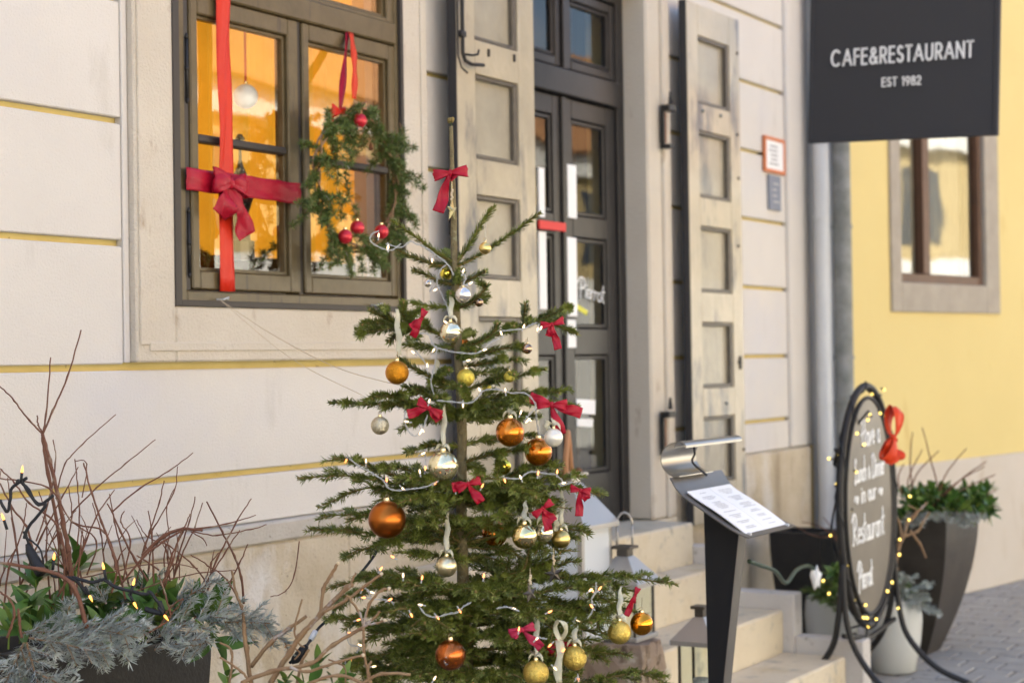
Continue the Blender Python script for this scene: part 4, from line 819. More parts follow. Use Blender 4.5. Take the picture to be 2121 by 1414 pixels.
for x,y,d in ((700,1166,4.3),(806,1218,4.2),(797,1284,4.2),(790,1188,4.25),(752,1356,4.15)):
    p=P(x,y,d); MB().sphere(tuple(p),.0048,8,6).build('cut_end',M['cut'],s2)
l2=thing('laurel_plant','laurel leaves at the foot of the tan cut-back shrub','plant',P(640,1420,4.3))
for (x,y,d,n,L_,ax) in ((655,1375,4.3,5,.06,(.3,-.1,.9)),(640,1410,4.25,6,.06,(.6,-.1,.5)),(700,1408,4.25,5,.06,(.7,0,.3)),(590,1410,4.3,5,.05,(0,0,1)),(470,1400,4.35,5,.06,(.1,0,1))):
    leaf_cluster(l2,P(x,y,d),V(*ax),n,L_,L_*.4,[M['leaf'],M['leaf2']])
bc=thing('black_supply_cable','black supply cable with white tag hanging behind the fir','cable',P(640,1330,4.75))
MB().tube(smooth([P(800,1080,4.95),P(785,1130,4.95),P(768,1160,4.95),P(735,1200,4.9),P(705,1228,4.9),P(690,1270,4.8),P(660,1300,4.75),P(645,1322,4.7),P(625,1350,4.6),P(600,1372,4.6)],6),.0042,8).build('cord',M['blackwire'],bc,smooth=True)
MB().tube([P(653,1307,4.715),P(643,1325,4.69)],.0075,8).build('white_tag',M['white'],bc,smooth=True)
MB().tube([P(636,1336,4.6),P(628,1345,4.6),P(612,1365,4.6),P(604,1372,4.6)],[.006,.013,.013,.005],10).build('plug',M['blackwire'],bc,smooth=True)

# ================================================================= CHRISTMAS TREE
TD=4.6
def T_(x,y,dd=0.): return P(x,y,TD+dd)
tb=T_(968,1414); base=V(tb[0],tb[1],0)
tree=thing('christmas_tree','slender fir Christmas tree hung with gold and copper baubles in front of the steps','tree',base)
trunk_px=[(934,262),(936,330),(938,400),(940,470),(941,540),(944,620),(948,700),(953,800),(957,880),(957,960),(956,1040),(957,1120),(959,1200),(963,1300),(968,1414)]
tp=[T_(*q) for q in trunk_px]+[V(base[0],base[1],.35),V(base[0],base[1],.02)]
tr=[.0058,.0066,.0095,.0100,.0108,.0115,.0125,.0138,.0152,.0155,.0165,.0175,.0185,.020,.0215,.026,.030]
tr=[r*.86 for r in tr]
pts=smooth(tp,4); rr=np.interp(np.linspace(0,1,len(pts)),np.linspace(0,1,len(tr)),tr)
MB().tube([p+RS.uniform(-1,1,3)*.0007 for p in pts],list(rr),12).build('trunk',M['bark'],tree,smooth=True)
def trunk_at(y):
    ys=[q[1] for q in trunk_px]; return np.interp(y,ys,[q[0] for q in trunk_px])
st_=MB().lathe([(.14,0),(.14,.04),(.05,.06),(.035,.25),(.001,.26)],tuple(base),24); st_.build('tree_stand',M['iron'],tree)
# leader: sparse needles + bud tuft
lo=MB()
for k in range(9):
    a=k*2.4; c=T_(934,250); lo.sphere(tuple(c+V(math.cos(a)*.006,math.sin(a)*.006,.002*(k%3))),.0042,7,5,1.5)
bud=lo.build('bud_cluster',M['shoot'],tree)
lead=needles('leader_needles',[np.array([T_(934,255),T_(936,310)]),np.array([T_(934,246),T_(934,256)])],M['fir'],tree,L=.013,per=500,ang=35,up=.3)
needles('leader_needles',[np.array([T_(939,420),T_(940,480),T_(941,540)])],M['fir'],tree,L=.009,per=260,ang=25,up=.2)
NB=0
def branch(px,dd,shoots=0,sl=.1,r=.0035,per=1150,nl=.0205,lift=0.,sub=True,from_t=.25,droop=.15,bare=.0,up=.45):
    """px: photo polyline from trunk outwards; dd: depth offset at tip (linear)"""
    global NB; NB+=1
    n=len(px); L_=[math.hypot(px[i+1][0]-px[i][0],px[i+1][1]-px[i][1]) for i in range(n-1)]; cs=np.concatenate([[0],np.cumsum(L_)])/max(1e-6,sum(L_))
    pts=smooth([T_(x,y,dd*t) for (x,y),t in zip(px,cs)],5); pts=[np.array(p) for p in pts]; m=len(pts)
    tot=sum(np.linalg.norm(pts[i+1]-pts[i]) for i in range(m-1))
    pol=[np.array(pts[int(m*bare):])]; w=MB(); w.tube(pts,[r*(1.-.68*i/(m-1)) for i in range(m)],6)
    w.lathe([(.0008,0),(.0035,.003),(.0028,.007),(.0006,.009)],tuple(pts[-1]-V(0,0,.004)),6)
    T0=nrm(pts[-1]-pts[0])
    for k in range(shoots):
        t=from_t+(.93-from_t)*k/max(1,shoots-1); i=min(m-2,int(t*(m-1))); b=pts[i]; T=nrm(pts[i+1]-pts[i]); s=nrm(np.cross(T,V(0,0,1))); nn=np.cross(s,T)
        sd=1 if k%2 else -1; l=sl*(1.1-.7*t)*RS.uniform(.7,1.2); a=math.radians(48+RS.normal(0,7)); d=nrm(T*math.cos(a)+s*sd*math.sin(a)+nn*RS.normal(.06,.12)); e=b+d*l
        mm=b+d*l*.5+V(0,0,l*.04); e=e-V(0,0,droop*l*.6); pl=np.array([b,mm,e]); pol.append(pl); w.tube(pl,[r*.55,r*.45,r*.3],5)
        if sub and l>.075:
            for h_ in (-1,1):
                for tt in ((.35,.62) if l>.11 else (.45,)):
                    b2=b+(e-b)*tt; a2=math.radians(46+RS.normal(0,8)); s2_=nrm(np.cross(d,V(0,0,1))); d2=nrm(d*math.cos(a2)+s2_*h_*math.sin(a2)+V(0,0,RS.normal(0,.12))); l2=l*.42*RS.uniform(.7,1.15)
                    pl=np.array([b2,b2+d2*l2*.5,b2+d2*l2-V(0,0,droop*l2*.5)]); pol.append(pl); w.tube(pl,[r*.4,r*.35,r*.25],4)
    o=w.build('branch',M['shoot'],tree); needles('needles',pol,M['fir'],o,L=nl,per=per,ang=56,up=up,wd=.0027,flat=.15); return o
BR=[ # top whorls
([(941,545),(900,520),(860,490),(812,457)],-.05,0),([(941,552),(900,548),(850,530),(806,508)],-.12,0),([(944,545),(970,510),(1000,460),(1022,430)],.06,0),([(944,552),(990,530),(1050,490),(1117,443)],-.03,0),([(941,545),(930,530),(920,522)],.12,0),
([(943,590),(910,582),(880,568),(856,560)],-.06,0),([(945,592),(970,580),(990,570),(1004,563)],-.05,0),([(944,585),(950,568),(955,562)],-.12,0),([(945,632),(910,636),(880,632),(852,626)],.03,0),([(948,638),(975,628),(995,610),(1008,590)],-.08,2),([(946,640),(936,618),(933,608)],-.14,0),([(948,632),(985,625),(1005,622)],.06,0),
# whorl 700
([(950,715),(905,690),(870,678),(825,672),(788,634)],-.10,3),([(870,678),(820,668),(766,642)],-.12,0),([(870,680),(800,682),(740,690)],-.16,3),([(850,672),(835,650),(836,626)],-.1,0),([(860,676),(850,655),(880,640)],-.12,0),([(862,682),(830,690),(806,708)],-.08,0),([(820,676),(780,668),(750,672)],-.14,0),
([(952,725),(1010,700),(1070,680),(1120,665),(1195,692)],-.10,3),([(1100,668),(1140,652),(1182,636)],-.12,2),([(1085,672),(1087,650),(1088,630)],-.05,0),([(1060,682),(1050,680),(1065,675)],-.14,0),([(1120,664),(1150,664),(1165,650)],-.02,0),([(951,722),(985,712),(1020,690),(1030,670)],-.14,0),([(951,700),(970,690),(980,690)],.1,0),([(949,715),(900,722),(862,718),(845,700)],.12,2),
# 745
([(953,745),(1000,732),(1040,722),(1082,718)],-.10,2),([(953,760),(1010,752),(1070,745)],-.04,3),([(950,740),(965,735),(985,728)],-.16,2),
([(955,805),(915,790),(870,770),(825,742)],-.10,1),([(905,788),(915,772),(930,766)],-.12,0),([(957,812),(1000,795),(1050,785),(1128,765)],-.08,2),([(1000,795),(1030,784),(1065,775)],-.12,1),([(955,800),(930,800),(850,812)],.05,2),([(957,790),(985,775),(1040,768)],.12,2),
# whorl 850
([(957,868),(900,850),(860,840),(800,838),(684,834)],-.14,7),([(860,842),(820,822),(780,820),(770,826)],-.18,2),([(900,850),(870,862),(855,880)],-.14,2),([(956,860),(925,838),(880,815),(852,808)],.02,5),
([(958,865),(1000,838),(1060,832),(1110,835),(1196,842)],-.14,6),([(1060,832),(1110,815),(1158,812)],-.10,3),([(957,850),(990,832),(1040,822),(1085,812)],.03,4),([(957,870),(1000,858),(1050,850)],.12,4),([(958,858),(1000,850),(1090,830)],-.22,4),([(957,855),(970,830),(955,800)],-.25,2),([(956,868),(930,850),(905,822)],-.2,3),([(956,862),(1000,870),(1060,860),(1100,866)],.2,4),([(955,860),(900,870),(850,868)],.2,4),
# sparse 920
([(957,925),(915,922),(880,925),(846,938)],.0,2),([(958,920),(1000,912),(1050,905),(1110,900)],.08,2),([(959,958),(1000,945),(1050,935),(1105,930)],-.1,4),([(1030,938),(1035,960),(1030,985)],-.12,0),([(958,960),(985,965),(1000,975)],.1,1)]
for px,dd,s in BR: branch(px,dd,s,sl=.085,r=.0048 if len(px)>3 else .0040,from_t=.35,per=2300,nl=.0205,sub=False,up=.25)
BR2=[ # whorl ~1010, dense
([(957,1040),(880,1015),(800,1000),(720,985),(618,990)],-.16,10),([(880,1015),(820,985),(760,965),(694,948)],-.18,6),([(957,1045),(900,1035),(830,1020),(760,1010),(660,1050)],-.05,8),([(957,1030),(900,1000),(850,975),(800,965)],.05,7),([(957,1040),(930,1010),(890,1000),(850,990)],-.28,6),
([(957,1040),(1010,1010),(1080,1000),(1150,995),(1198,985)],-.14,8),([(957,1045),(1030,1030),(1110,1020),(1180,1010),(1240,1025)],-.12,9),([(957,1035),(1000,1015),(1050,1010),(1110,1030)],-.30,7),([(1000,1020),(1060,985),(1110,965),(1150,962)],-.02,5),([(1060,1020),(1100,1035),(1130,1052),(1150,1062)],-.22,4),([(957,1042),(1010,1050),(1060,1040),(1090,1045),(1085,1100)],-.26,6),([(957,1050),(1020,1042),(1090,1060)],.15,6),([(957,1045),(900,1050),(850,1040),(800,1040)],.18,7),([(957,1030),(985,1000),(1000,985)],-.3,4),([(957,1040),(900,1030),(850,1035)],-.3,6),
# 1080-1120
([(957,1120),(890,1095),(820,1075),(750,1065),(668,1068)],.10,9),([(957,1125),(880,1110),(800,1105),(720,1100),(645,1096)],.0,9),([(957,1128),(890,1118),(820,1120),(760,1135),(712,1160)],.08,6),([(957,1125),(910,1095),(870,1085),(840,1090)],-.22,6),([(957,1130),(920,1150),(880,1150),(850,1150)],-.15,4),
([(957,1120),(1020,1095),(1060,1088),(1090,1090)],.12,6),([(957,1125),(1050,1105),(1130,1090),(1222,1102)],-.05,8),([(957,1130),(1030,1110),(1080,1105),(1100,1125)],.02,6),([(1090,1100),(1130,1120),(1160,1145)],-.12,3),([(957,1130),(1000,1135),(1060,1140),(1080,1170)],.05,5),([(958,1160),(1000,1150),(1040,1148)],.05,3),([(957,1115),(990,1090),(1020,1075),(1050,1060)],-.25,6),([(957,1100),(930,1075),(890,1060)],-.28,5),([(957,1120),(920,1110),(880,1120)],.25,5)]
for px,dd,s in BR2: branch(px,dd,int(s*.9)+1,sl=.12,r=.0045,from_t=.2)
BR3=[ # 1200+
([(959,1240),(900,1220),(820,1210),(750,1225),(692,1262)],.05,10),([(959,1235),(900,1205),(840,1195),(780,1190),(690,1218)],.12,9),([(959,1250),(880,1250),(800,1265),(740,1280),(692,1282)],-.10,9),([(959,1260),(890,1275),(820,1300),(770,1310)],-.02,8),([(959,1250),(920,1225),(890,1215),(860,1212)],-.28,6),([(959,1250),(930,1250),(900,1262),(880,1290)],-.36,7),([(959,1260),(900,1255),(850,1262)],-.32,8),
([(960,1240),(1040,1215),(1120,1200),(1200,1195),(1290,1195),(1400,1210)],-.10,12),([(960,1245),(1040,1230),(1120,1225),(1190,1215),(1250,1210)],-.22,9),([(960,1235),(1020,1205),(1070,1195),(1120,1190)],.10,8),([(960,1240),(1010,1220),(1060,1215),(1100,1230)],-.34,8),([(1180,1205),(1230,1230),(1270,1250),(1300,1268)],-.16,5),([(1100,1220),(1150,1250),(1200,1260),(1250,1290)],-.10,6),([(960,1260),(1030,1255),(1090,1262),(1130,1280)],-.36,9),([(960,1260),(1040,1270),(1120,1285),(1180,1330)],-.28,9),([(1080,1215),(1110,1190),(1170,1166)],.0,4),([(1075,1200),(1090,1165),(1096,1130)],-.12,0),([(1040,1200),(1050,1170),(1057,1150)],.1,0),([(960,1250),(1000,1230),(1020,1225),(985,1225)],-.4,5),
([(962,1320),(900,1300),(840,1290),(780,1300),(735,1290)],.15,8),([(963,1350),(900,1345),(840,1355),(770,1365),(720,1370)],.05,10),([(963,1355),(890,1375),(820,1380),(760,1400)],.0,10),([(963,1345),(920,1330),(870,1335),(820,1340)],-.05,8),([(963,1340),(990,1320),(1030,1310),(1060,1330)],-.3,9),([(963,1330),(1030,1310),(1090,1310),(1150,1320),(1210,1335)],-.15,9),([(963,1350),(1050,1340),(1130,1340),(1210,1345),(1290,1358)],.0,10),([(963,1360),(1050,1370),(1120,1370),(1195,1385)],.05,8),([(1100,1275),(1150,1290),(1200,1300),(1270,1325)],.02,5),([(1150,1260),(1200,1275),(1225,1290)],-.3,4),([(1080,1300),(1120,1330),(1170,1350)],-.3,5),([(964,1290),(930,1290),(900,1310),(880,1320)],-.3,6),([(963,1330),(930,1340),(890,1370),(870,1400)],-.3,7),
([(968,1420),(1050,1410),(1120,1405),(1200,1398)],-.1,8),([(968,1440),(1080,1440),(1180,1420),(1270,1400),(1330,1395),(1390,1420)],-.15,8),([(968,1440),(900,1410),(840,1400),(780,1412)],-.1,9),([(968,1430),(930,1400),(890,1395)],-.3,7),([(968,1430),(1000,1400),(1050,1395)],-.3,7),([(968,1450),(850,1450),(750,1430),(690,1450)],.0,8),([(962,1300),(940,1280),(900,1275)],.25,6),([(962,1310),(1000,1290),(1060,1290)],.25,7),([(963,1370),(1000,1365),(1050,1370)],.2,6)]
for px,dd,s in BR3: branch(px,dd,int(s*.95)+1,sl=.14,r=.0055,from_t=.15)
# inner fill of short twigs near the trunk in the dense part (keeps the body dark and full)
for k in range(9):
    y=RS.choice([1015,1040,1100,1125,1205,1230,1255,1285,1320,1345,1370,1400])+RS.uniform(-12,12); x0=trunk_at(y); sd=RS.choice([-1,1]); ln=RS.uniform(80,190)*(1. if y<1180 else 1.25); dd=RS.uniform(-.28,.25)
    branch([(x0,y+8),(x0+sd*ln*.5,y-RS.uniform(-4,14)),(x0+sd*ln,y+RS.uniform(-10,22))],dd,7,sl=.11,r=.003,from_t=.15,per=1300)
# lower body below the frame: a few broad branches so that the tree stands complete
for k in range(16):
    y=1460+k*55; a=k*2.4; L_=.42+.02*k; x0=968; p0=T_(x0,y); 
    e=p0+V(math.cos(a)*L_,math.sin(a)*L_,-.03); w=MB(); w.tube([p0,(p0+e)/2+V(0,0,.03),e],[.007,.005,.002],5); o=w.build('branch',M['shoot'],tree); pol=sprig_polys(p0,e,12,.2); needles('needles',pol,M['fir'],o,L=.018,per=700,wd=.0025,up=.4)

# ================================================================= BAUBLES
BAUB=[ # x,y,r,dd,material,label,ribbon
(933,688,22,-.17,'champ','shiny champagne bauble on the trunk just below the silver one','o',-62),(962,714,13,.1,'orange','small orange bauble half hidden behind the trunk near the upper boughs',None,0),
(822.5,771.5,24.5,-.16,'orange_g','orange glitter bauble hanging far left in the upper half of the fir','t',-20),(964.7,782,18.5,-.17,'yellow_g','yellow glitter bauble in front of the trunk in mid tree','t',-14),
(1055,780,12,-.10,'yellow_g','small yellow glitter bauble on the twig right of mid trunk','t',-12),(1091.7,722,11,-.12,'brownm','tiny bronze bauble under the upper right bough','t',-12),
(787,881,19,-.18,'silver_g','champagne glitter bauble hanging from the long left bough','t',-52),(1056.5,895,30,-.18,'orange','large amber bauble hanging right of the trunk under the wide bough','o',-38),
(1146.7,906,19.5,-.22,'pearl','white pearl bauble hanging in front of the amber one','o',-55),(1115,935.5,29,-.10,'orange','large amber bauble partly behind the white pearl one','t',-20),
(918,965,31.5,-.20,'champf','big champagne bauble with flaking foil hanging on a long cream ribbon','o',-98),(1042,966,17,.02,'yellow_s','yellow shiny bauble hidden behind needles right of the trunk',None,0),
(802,1075.5,39,-.22,'bronze','biggest matt bronze bauble at the left of the fir','t',-25),(924.8,1172.5,22,-.22,'goldp','pale gold satin bauble hanging left of the lower trunk','o',-90),
(1025,1104,27,.02,'orange','amber bauble in the shade behind a bough right of the trunk','o',-40),(1086,1110,26,-.26,'mirror','mirror gold bauble leftmost of the row of three under the right bough','o',-48),
(1126.6,1103,19.5,-.18,'champ','champagne bauble in the middle of the row of three','o',-44),(1162,1116,19.5,-.10,'goldm','matt gold bauble at the right end of the row of three','o',-90),
(933,1355.7,32,-.34,'bronzef','bronze bauble with torn silver foil low on the trunk','t',-26),(1110,1393,27,-.36,'gold_g','gold glitter bauble lowest of all at the picture edge','o',-110),
(1190,1362,25.5,-.30,'gold_g','gold glitter bauble behind the white ribbon at lower right','o',-60),(1141,1344,14,-.12,'orange','small orange bauble behind the red bow at lower right',None,0),
(1283,1309,24.5,-.22,'gold_g','gold glitter bauble beside the copper one on the long right bough','o',-70),(1329,1291,24,-.18,'copper','mirror copper bauble at the far right end of the fir','t',-30),
(1005,514,12.6,-.06,'goldm','small matt gold bauble high on the right hanging by a thread','t',-40),(925,566,14,.02,'yellow_s','yellow bauble behind the top left twigs','t',-14),(959,610.5,17,-.14,'silver','silver pearl bauble highest on the trunk','t',-18),
(885.7,587,8,.05,'silver','tiny frosted bauble hanging left of the top trunk','t',-26),(992,626,9.5,-.04,'brownm','tiny bronze bauble behind the upper right twig','t',-10),(1008,802,10,.05,'yellow_g','tiny yellow bauble in shadow right of mid trunk','t',-10),(1290,1195,7,-.05,'silver','tiny bauble among needles of the long right bough',None,0)]
for (x,y,r,dd,mk,lab,rb,ry) in BAUB:
    c=T_(x,y,dd); R_=r*(TD+dd)/FP; T=thing('bauble',lab,'bauble',c,'baubles on the fir')
    MB().sphere(tuple(c),R_,40,24).build('ball',BM[mk],T,smooth=True)
    cp=MB().lathe([(R_*.24,R_*.95),(R_*.25,R_*1.0),(R_*.20,R_*1.02),(R_*.19,R_*1.16),(R_*.05,R_*1.18)],tuple(c),14); cp.build('cap',M['cap_gold'],T,smooth=True,auto=40)
    top=c+V(0,0,R_*1.16); MB().tube([top+RT*.004*math.cos(a)+UP*(.004+.004*math.sin(a)) for a in np.linspace(0,6.28,9)],.0007,5,False).build('loop',M['cap_gold'],T)
    if rb:
        end=T_(x+(3 if rb=='o' else 1),y+ry-r,dd*.75); end=top+(end-top) if abs(ry)>8 else top+UP*.02
        if rb=='t': MB().tube([top,end],.0006,4).build('thread',M['cap_gold'],T)
        else:
            n=10; L2=np.linalg.norm(end-top); w_=.0075; pl=[top+(end-top)*i/n+RT*.002*math.sin(i*1.3)+FW*.003*math.sin(i*2.1) for i in range(n+1)]
            MB().strip(pl,[RT*w_*(.25+.75*math.sin(math.pi*(.08+.9*i/n)))*RS.uniform(.85,1.1)+FW*w_*.4*math.sin(i*.9) for i in range(n+1)],.0004).build('ribbon',M['organza'],T,smooth=True)
            for sd in (-1,1):
                pl=[top+UP*.004+RT*sd*.018*t+UP*(.012*math.sin(t*2.6)-.014*t)+FW*(-.006*t) for t in np.linspace(0,1,6)]
                MB().strip(pl,[UP*.0055*(.25+t)+FW*.004*sd for t in np.linspace(0,1,6)],.0004).build('ribbon_end',M['organza'],T,smooth=True)
# ---- bows on the fir
BW=[(933,358,.033,-.05,'satin',8,((-1.1,-2.3),(.25,-.4)),'large red satin bow tied at the very top of the fir'),(873,660,.021,-.15,'satin',60,((-1.9,-.1),(-1.2,.5)),'narrow red bow on the upper left bough'),(1144,672,.022,-.16,'satin',10,((-.5,-1.0),(.1,-2.3)),'red bow on the tip of the upper right bough'),
(889,845,.026,-.2,'satin',-25,((-1.3,-1.1),(1.1,-.5)),'crimson bow left of the trunk on the wide bough'),(1143,838,.030,-.2,'satin',-5,((-1.5,.4),(.75,-1.9),(2.0,-.4)),'crimson bow with long tails at the right end of the wide bough'),(970,1002,.026,-.3,'satin',20,((-1.2,.2),(.4,-1.6)),'crimson bow in front of the trunk below the flaking bauble'),
(1202,1015,.022,-.2,'satin',-5,((.05,-2.3),(.7,-.8)),'crimson bow at the right tip above the big lantern'),(1125,1052,.022,-.28,'satin',40,((-.9,-1.8),(.0,-1.5)),'crimson bow hanging right above the row of three baubles'),(1082,1303,.024,-.38,'pink_satin',20,((.9,-1.9),(-.9,-.1)),'pinkish red ribbon bow low in the fir left of the lowest baubles'),
(1165,1330,.022,-.25,'satin',-30,((.4,-1.3),(-.8,-1.2)),'crimson bow between the two lowest gold glitter baubles'),(1316,1232,.017,-.2,'satin',70,((-2.6,.2),),'red bow with a sheer pink tail above the copper bauble')]
for x,y,s,dd,mk,ro,tl_,lab in BW: bow(T_(x,y,dd),s*1.3,M[mk],'bow',lab,tails=tl_,roll=ro,loops=1.,w=.36,group='red bows on the fir')
# white organza tail low right
T=thing('organza_bow','white sheer ribbon bow trailing beside the lower gold baubles','bow',T_(1155,1290,-.4))
n=12; pl=[T_(1158+3*math.sin(i*.6),1325+i*8,-.4) for i in range(n)]; MB().strip(pl,[RT*.009*(1+.2*math.sin(i))+FW*.004*math.sin(i*.7) for i in range(n)],.0004).build('tail',M['organza'],T,smooth=True)
pl=smooth([T_(1160,1325,-.4),T_(1150,1300,-.4),T_(1158,1284,-.42),T_(1170,1293,-.42),T_(1172,1308,-.4),T_(1162,1325,-.38)],5); MB().strip(pl,[RT*.005+UP*.003*math.sin(i*.5)+FW*.007 for i in range(len(pl))],.0004).build('loop',M['organza'],T,smooth=True)
for (x0,y0,x1,y1,dd,lab) in ((822,640,828,735,-.12,'cream organza ribbon tail hanging from the upper left bough'),(1027,1052,1026,1092,-.05,'short cream organza tail in the shade right of the trunk'),(1151,1062,1152,1100,-.12,'cream organza tail between the row of three baubles and the big lantern'),(905,745,908,800,.05,'pale organza tail in front of the grey wall left of mid trunk'),(1132,870,1138,902,-.1,'pale ribbon end beside the white pearl bauble')):
    a=T_(x0,y0,dd); e=T_(x1,y1,dd); n=9; mb=MB(); mb.cloth([a+(e-a)*i/n+RT*.002*math.sin(i*1.4)+FW*.003*math.sin(i*.9) for i in range(n+1)],[RT*.008*(.3+.7*math.sin(math.pi*(.1+.75*i/n)))+FW*.003*math.sin(i*.8) for i in range(n+1)],.0003,.12,4,1.2)
    tag(mb.build('organza_tail',M['organza'],smooth=True),lab,'ribbon')
# glass star high on the trunk, two wooden stars low
def star(c,R_,m,label,rot=0.,th=.006,tilt=.0,name='star_ornament'):
    T=thing(name,label,'star ornament',c); v=[];r=nrm(RT*math.cos(tilt)+FW*math.sin(tilt)); f_=nrm(np.cross(r,UP))
    for s in (-1,1):
        for k in range(10):
            a=math.radians(90+36*k+rot); q=R_ if k%2==0 else R_*.42; v.append(c+r*q*math.cos(a)+UP*q*math.sin(a)+f_*s*th*.15)
    v+=[c+f_*th,c-f_*th]; f=[]
    for k in range(10): f+=[(20,10+k,10+(k+1)%10),(21,(k+1)%10,k),(k,(k+1)%10,10+(k+1)%10,10+k)]
    MB().add(v,f).build('star',m,T)
    MB().tube([c+UP*R_*.9,c+UP*R_*2.6],.0008,5).build('thread',M['cap_gold'],T)
    t=MB()
    for k in range(6): t.sphere(tuple(c+UP*R_*(1.0+k*.16)+RT*RS.uniform(-.002,.002)),.0035,6,4)
    t.build('beads',M['cut'],T); return T
star(T_(936,436,-.05),.030,mat('glass_star',(.42,.38,.20),.15,.3),'clear glitter star against the trunk below the top bow',0,.008,1.15)
star(T_(1098,1228,-.38),.024,M['lantern_dark'],'small dark wooden star hanging centre right low in the fir',15,.007,.7); star(T_(1147,1188,-.15),.026,M['lantern_dark'],'dark wooden star hanging in front of the big lantern',10,.007,.15)
# ---- fairy lights on the fir
fl=thing('tree_light_string','white fairy-light cable with glowing bulbs looped around the fir','light string',T_(950,900,-.2))
SEG=[([(830,505),(812,518),(790,514),(768,500),(770,485),(785,478)],-.16),([(800,505),(830,512),(850,500),(862,505),(880,512),(925,545),(940,570)],-.14),([(925,548),(912,560),(905,585),(915,610),(928,640),(930,660)],-.1),([(955,560),(965,575),(960,590),(975,585)],-.16),([(895,595),(890,603),(898,590)],-.1),
([(870,690),(888,693),(899,716),(920,724),(942,729),(980,732),(1000,725),(1014,711),(1035,700)],-.22),([(1035,686),(1060,683),(1085,680),(1100,672),(1112,668)],-.18),([(905,720),(900,760),(893,790),(900,820)],-.1),([(860,725),(880,750),(885,765)],-.1),([(840,850),(838,865),(845,890),(860,902),(875,888),(885,860)],-.18),([(905,829),(940,832),(973,834),(990,822),(1001,809),(1030,806),(1060,814)],-.26),([(1060,814),(1090,815),(1110,840),(1095,860),(1085,875)],-.2),([(1110,845),(1113,880),(1118,900),(1135,900)],-.15),
([(724,949),(745,966),(762,974),(780,985),(793,993),(805,1010),(824,1015),(850,1012),(880,1008),(908,996)],-.26),([(1035,987),(1055,990),(1076,990),(1090,980),(1104,976),(1130,980),(1154,982)],-.24),([(1154,985),(1165,995),(1162,1005),(1185,998)],-.2),([(880,930),(882,960),(880,980)],-.05),
([(743,1236),(775,1240),(809,1243),(820,1258),(851,1278)],-.24),([(867,1251),(880,1270),(901,1277),(930,1270),(948,1267),(960,1255),(975,1247)],-.42),([(1029,1259),(1050,1256),(1071,1263)],-.42),([(1235,1205),(1234,1225),(1226,1240),(1228,1262),(1215,1280),(1182,1296)],-.28),([(755,1215),(765,1225),(768,1235)],-.2),([(720,1290),(722,1330),(745,1340),(735,1355)],-.05),([(715,1365),(718,1390),(712,1414)],-.1),([(760,1220),(770,1226),(780,1228)],-.2),([(1110,1315),(1120,1320),(1133,1322)],-.42),([(1190,1410),(1197,1400),(1199,1412)],-.3)]
for px,dd in SEG:
    q=smooth([T_(x,y,dd-.02) for x,y in px],6); q2=[p+RT*.0016*math.cos(i*.9)+UP*.0016*math.sin(i*.9) for i,p in enumerate(q)]; q3=[p-RT*.0016*math.cos(i*.9)-UP*.0016*math.sin(i*.9) for i,p in enumerate(q)]
    t=MB(); t.tube(q2,.0010,5); t.tube(q3,.0010,5); t.build('cable',M['whitewire'],fl,smooth=True)
TB=[(785,479,.1,1),(803,522,0,-1),(804,503,0,1),(895,548,0,-1),(962,553,.3,1),(982,582,1,.6),(894,604,-1,-.5),(916,662,-.8,.6),(1035,682,-.4,1),(1088,668,.4,1),(1112,690,-.2,-1),(1124,672,.3,.6),(1012,722,1,.3),(849,724,-.6,.5),(893,732,-.5,-.7),(885,748,0,1),(978,744,.7,.2),(891,822,.2,.8),(1046,800,-.1,1),(989,799,-.5,1),(959,848,0,-1),(834,871,-1,.2),(881,897,.8,-.8),(866,903,-.2,-.3),(1082,846,.2,.5),(1103,875,.8,-.8),(1086,878,-.6,-.6),(758,946,.0,1),(713,961,-.3,-.6),(801,985,0,1),(841,1018,.3,-.3),(798,1028,0,.5),(908,994,.6,.6),(944,1003,0,.3),(1003,998,.2,.4),(1048,1003,.3,-1),(1075,980,-.4,1),(1116,971,.1,.6),(1155,968,.1,1),(1176,998,.9,.2),(884,935,.8,.4),(881,977,0,-1),(868,968,-.1,.6),
(806,1148,-.8,.5),(794,1170,.2,.3),(835,1182,0,.5),(876,1187,.1,.5),(745,1236,-1,.1),(779,1228,.9,-.2),(816,1237,.8,.4),(856,1281,.4,-.8),(862,1250,-1,.2),(912,1285,.4,-.5),(957,1272,.4,-.7),(1057,1256,-.6,.3),(753,1210,.2,.6),(717,1309,-.8,.1),(738,1331,-.6,.3),(729,1360,.2,.5),(722,1385,.2,.6),(783,1378,.7,.1),(751,1280,.3,.1),(1221,1215,-.4,.5),(1230,1216,.5,.4),(1248,1211,.4,.5),(1076,1293,.1,.7),(1119,1315,.3,.3),(1133,1342,-.5,-.5),(1173,1340,.2,.2),(1156,1390,.1,-.1),(1147,1262,.2,.1),(1220,1248,-.4,.5),(1190,1282,-.6,.2),(1003,1183,.1,.8),(980,1410,0,.5),(905,1396,.3,.5),(1199,1414,.1,-.8)]
for i,(x,y,dx,dy) in enumerate(TB):
    y_=y; dv=nrm(RT*dx+UP*dy); dd=-.26 if y<1150 else -.40
    if x<800 or x>1180: dd+=.1
    p=T_(x,y,dd); bulb(p-dv*.024,dv,fl,M['wwhite'] if y<960 or i%3==0 else M['amber'],M['whitewire'],.0030,.0115)
# guy wires from the window to the fir
gw=thing('guy_wire','thin wire tied from the window frame to the fir','wire',onY(455,620,-.05))
a=onY(455,620,-.06)
MB().tube(smooth([a,P(560,690,5.6),P(700,762,5.0),P(860,805,4.65)],8),.0011,5).build('strand',M['cut'],gw); MB().tube(smooth([a,P(600,740,5.4),P(750,818,4.75)],8),.0008,5).build('strand',M['cut'],gw)

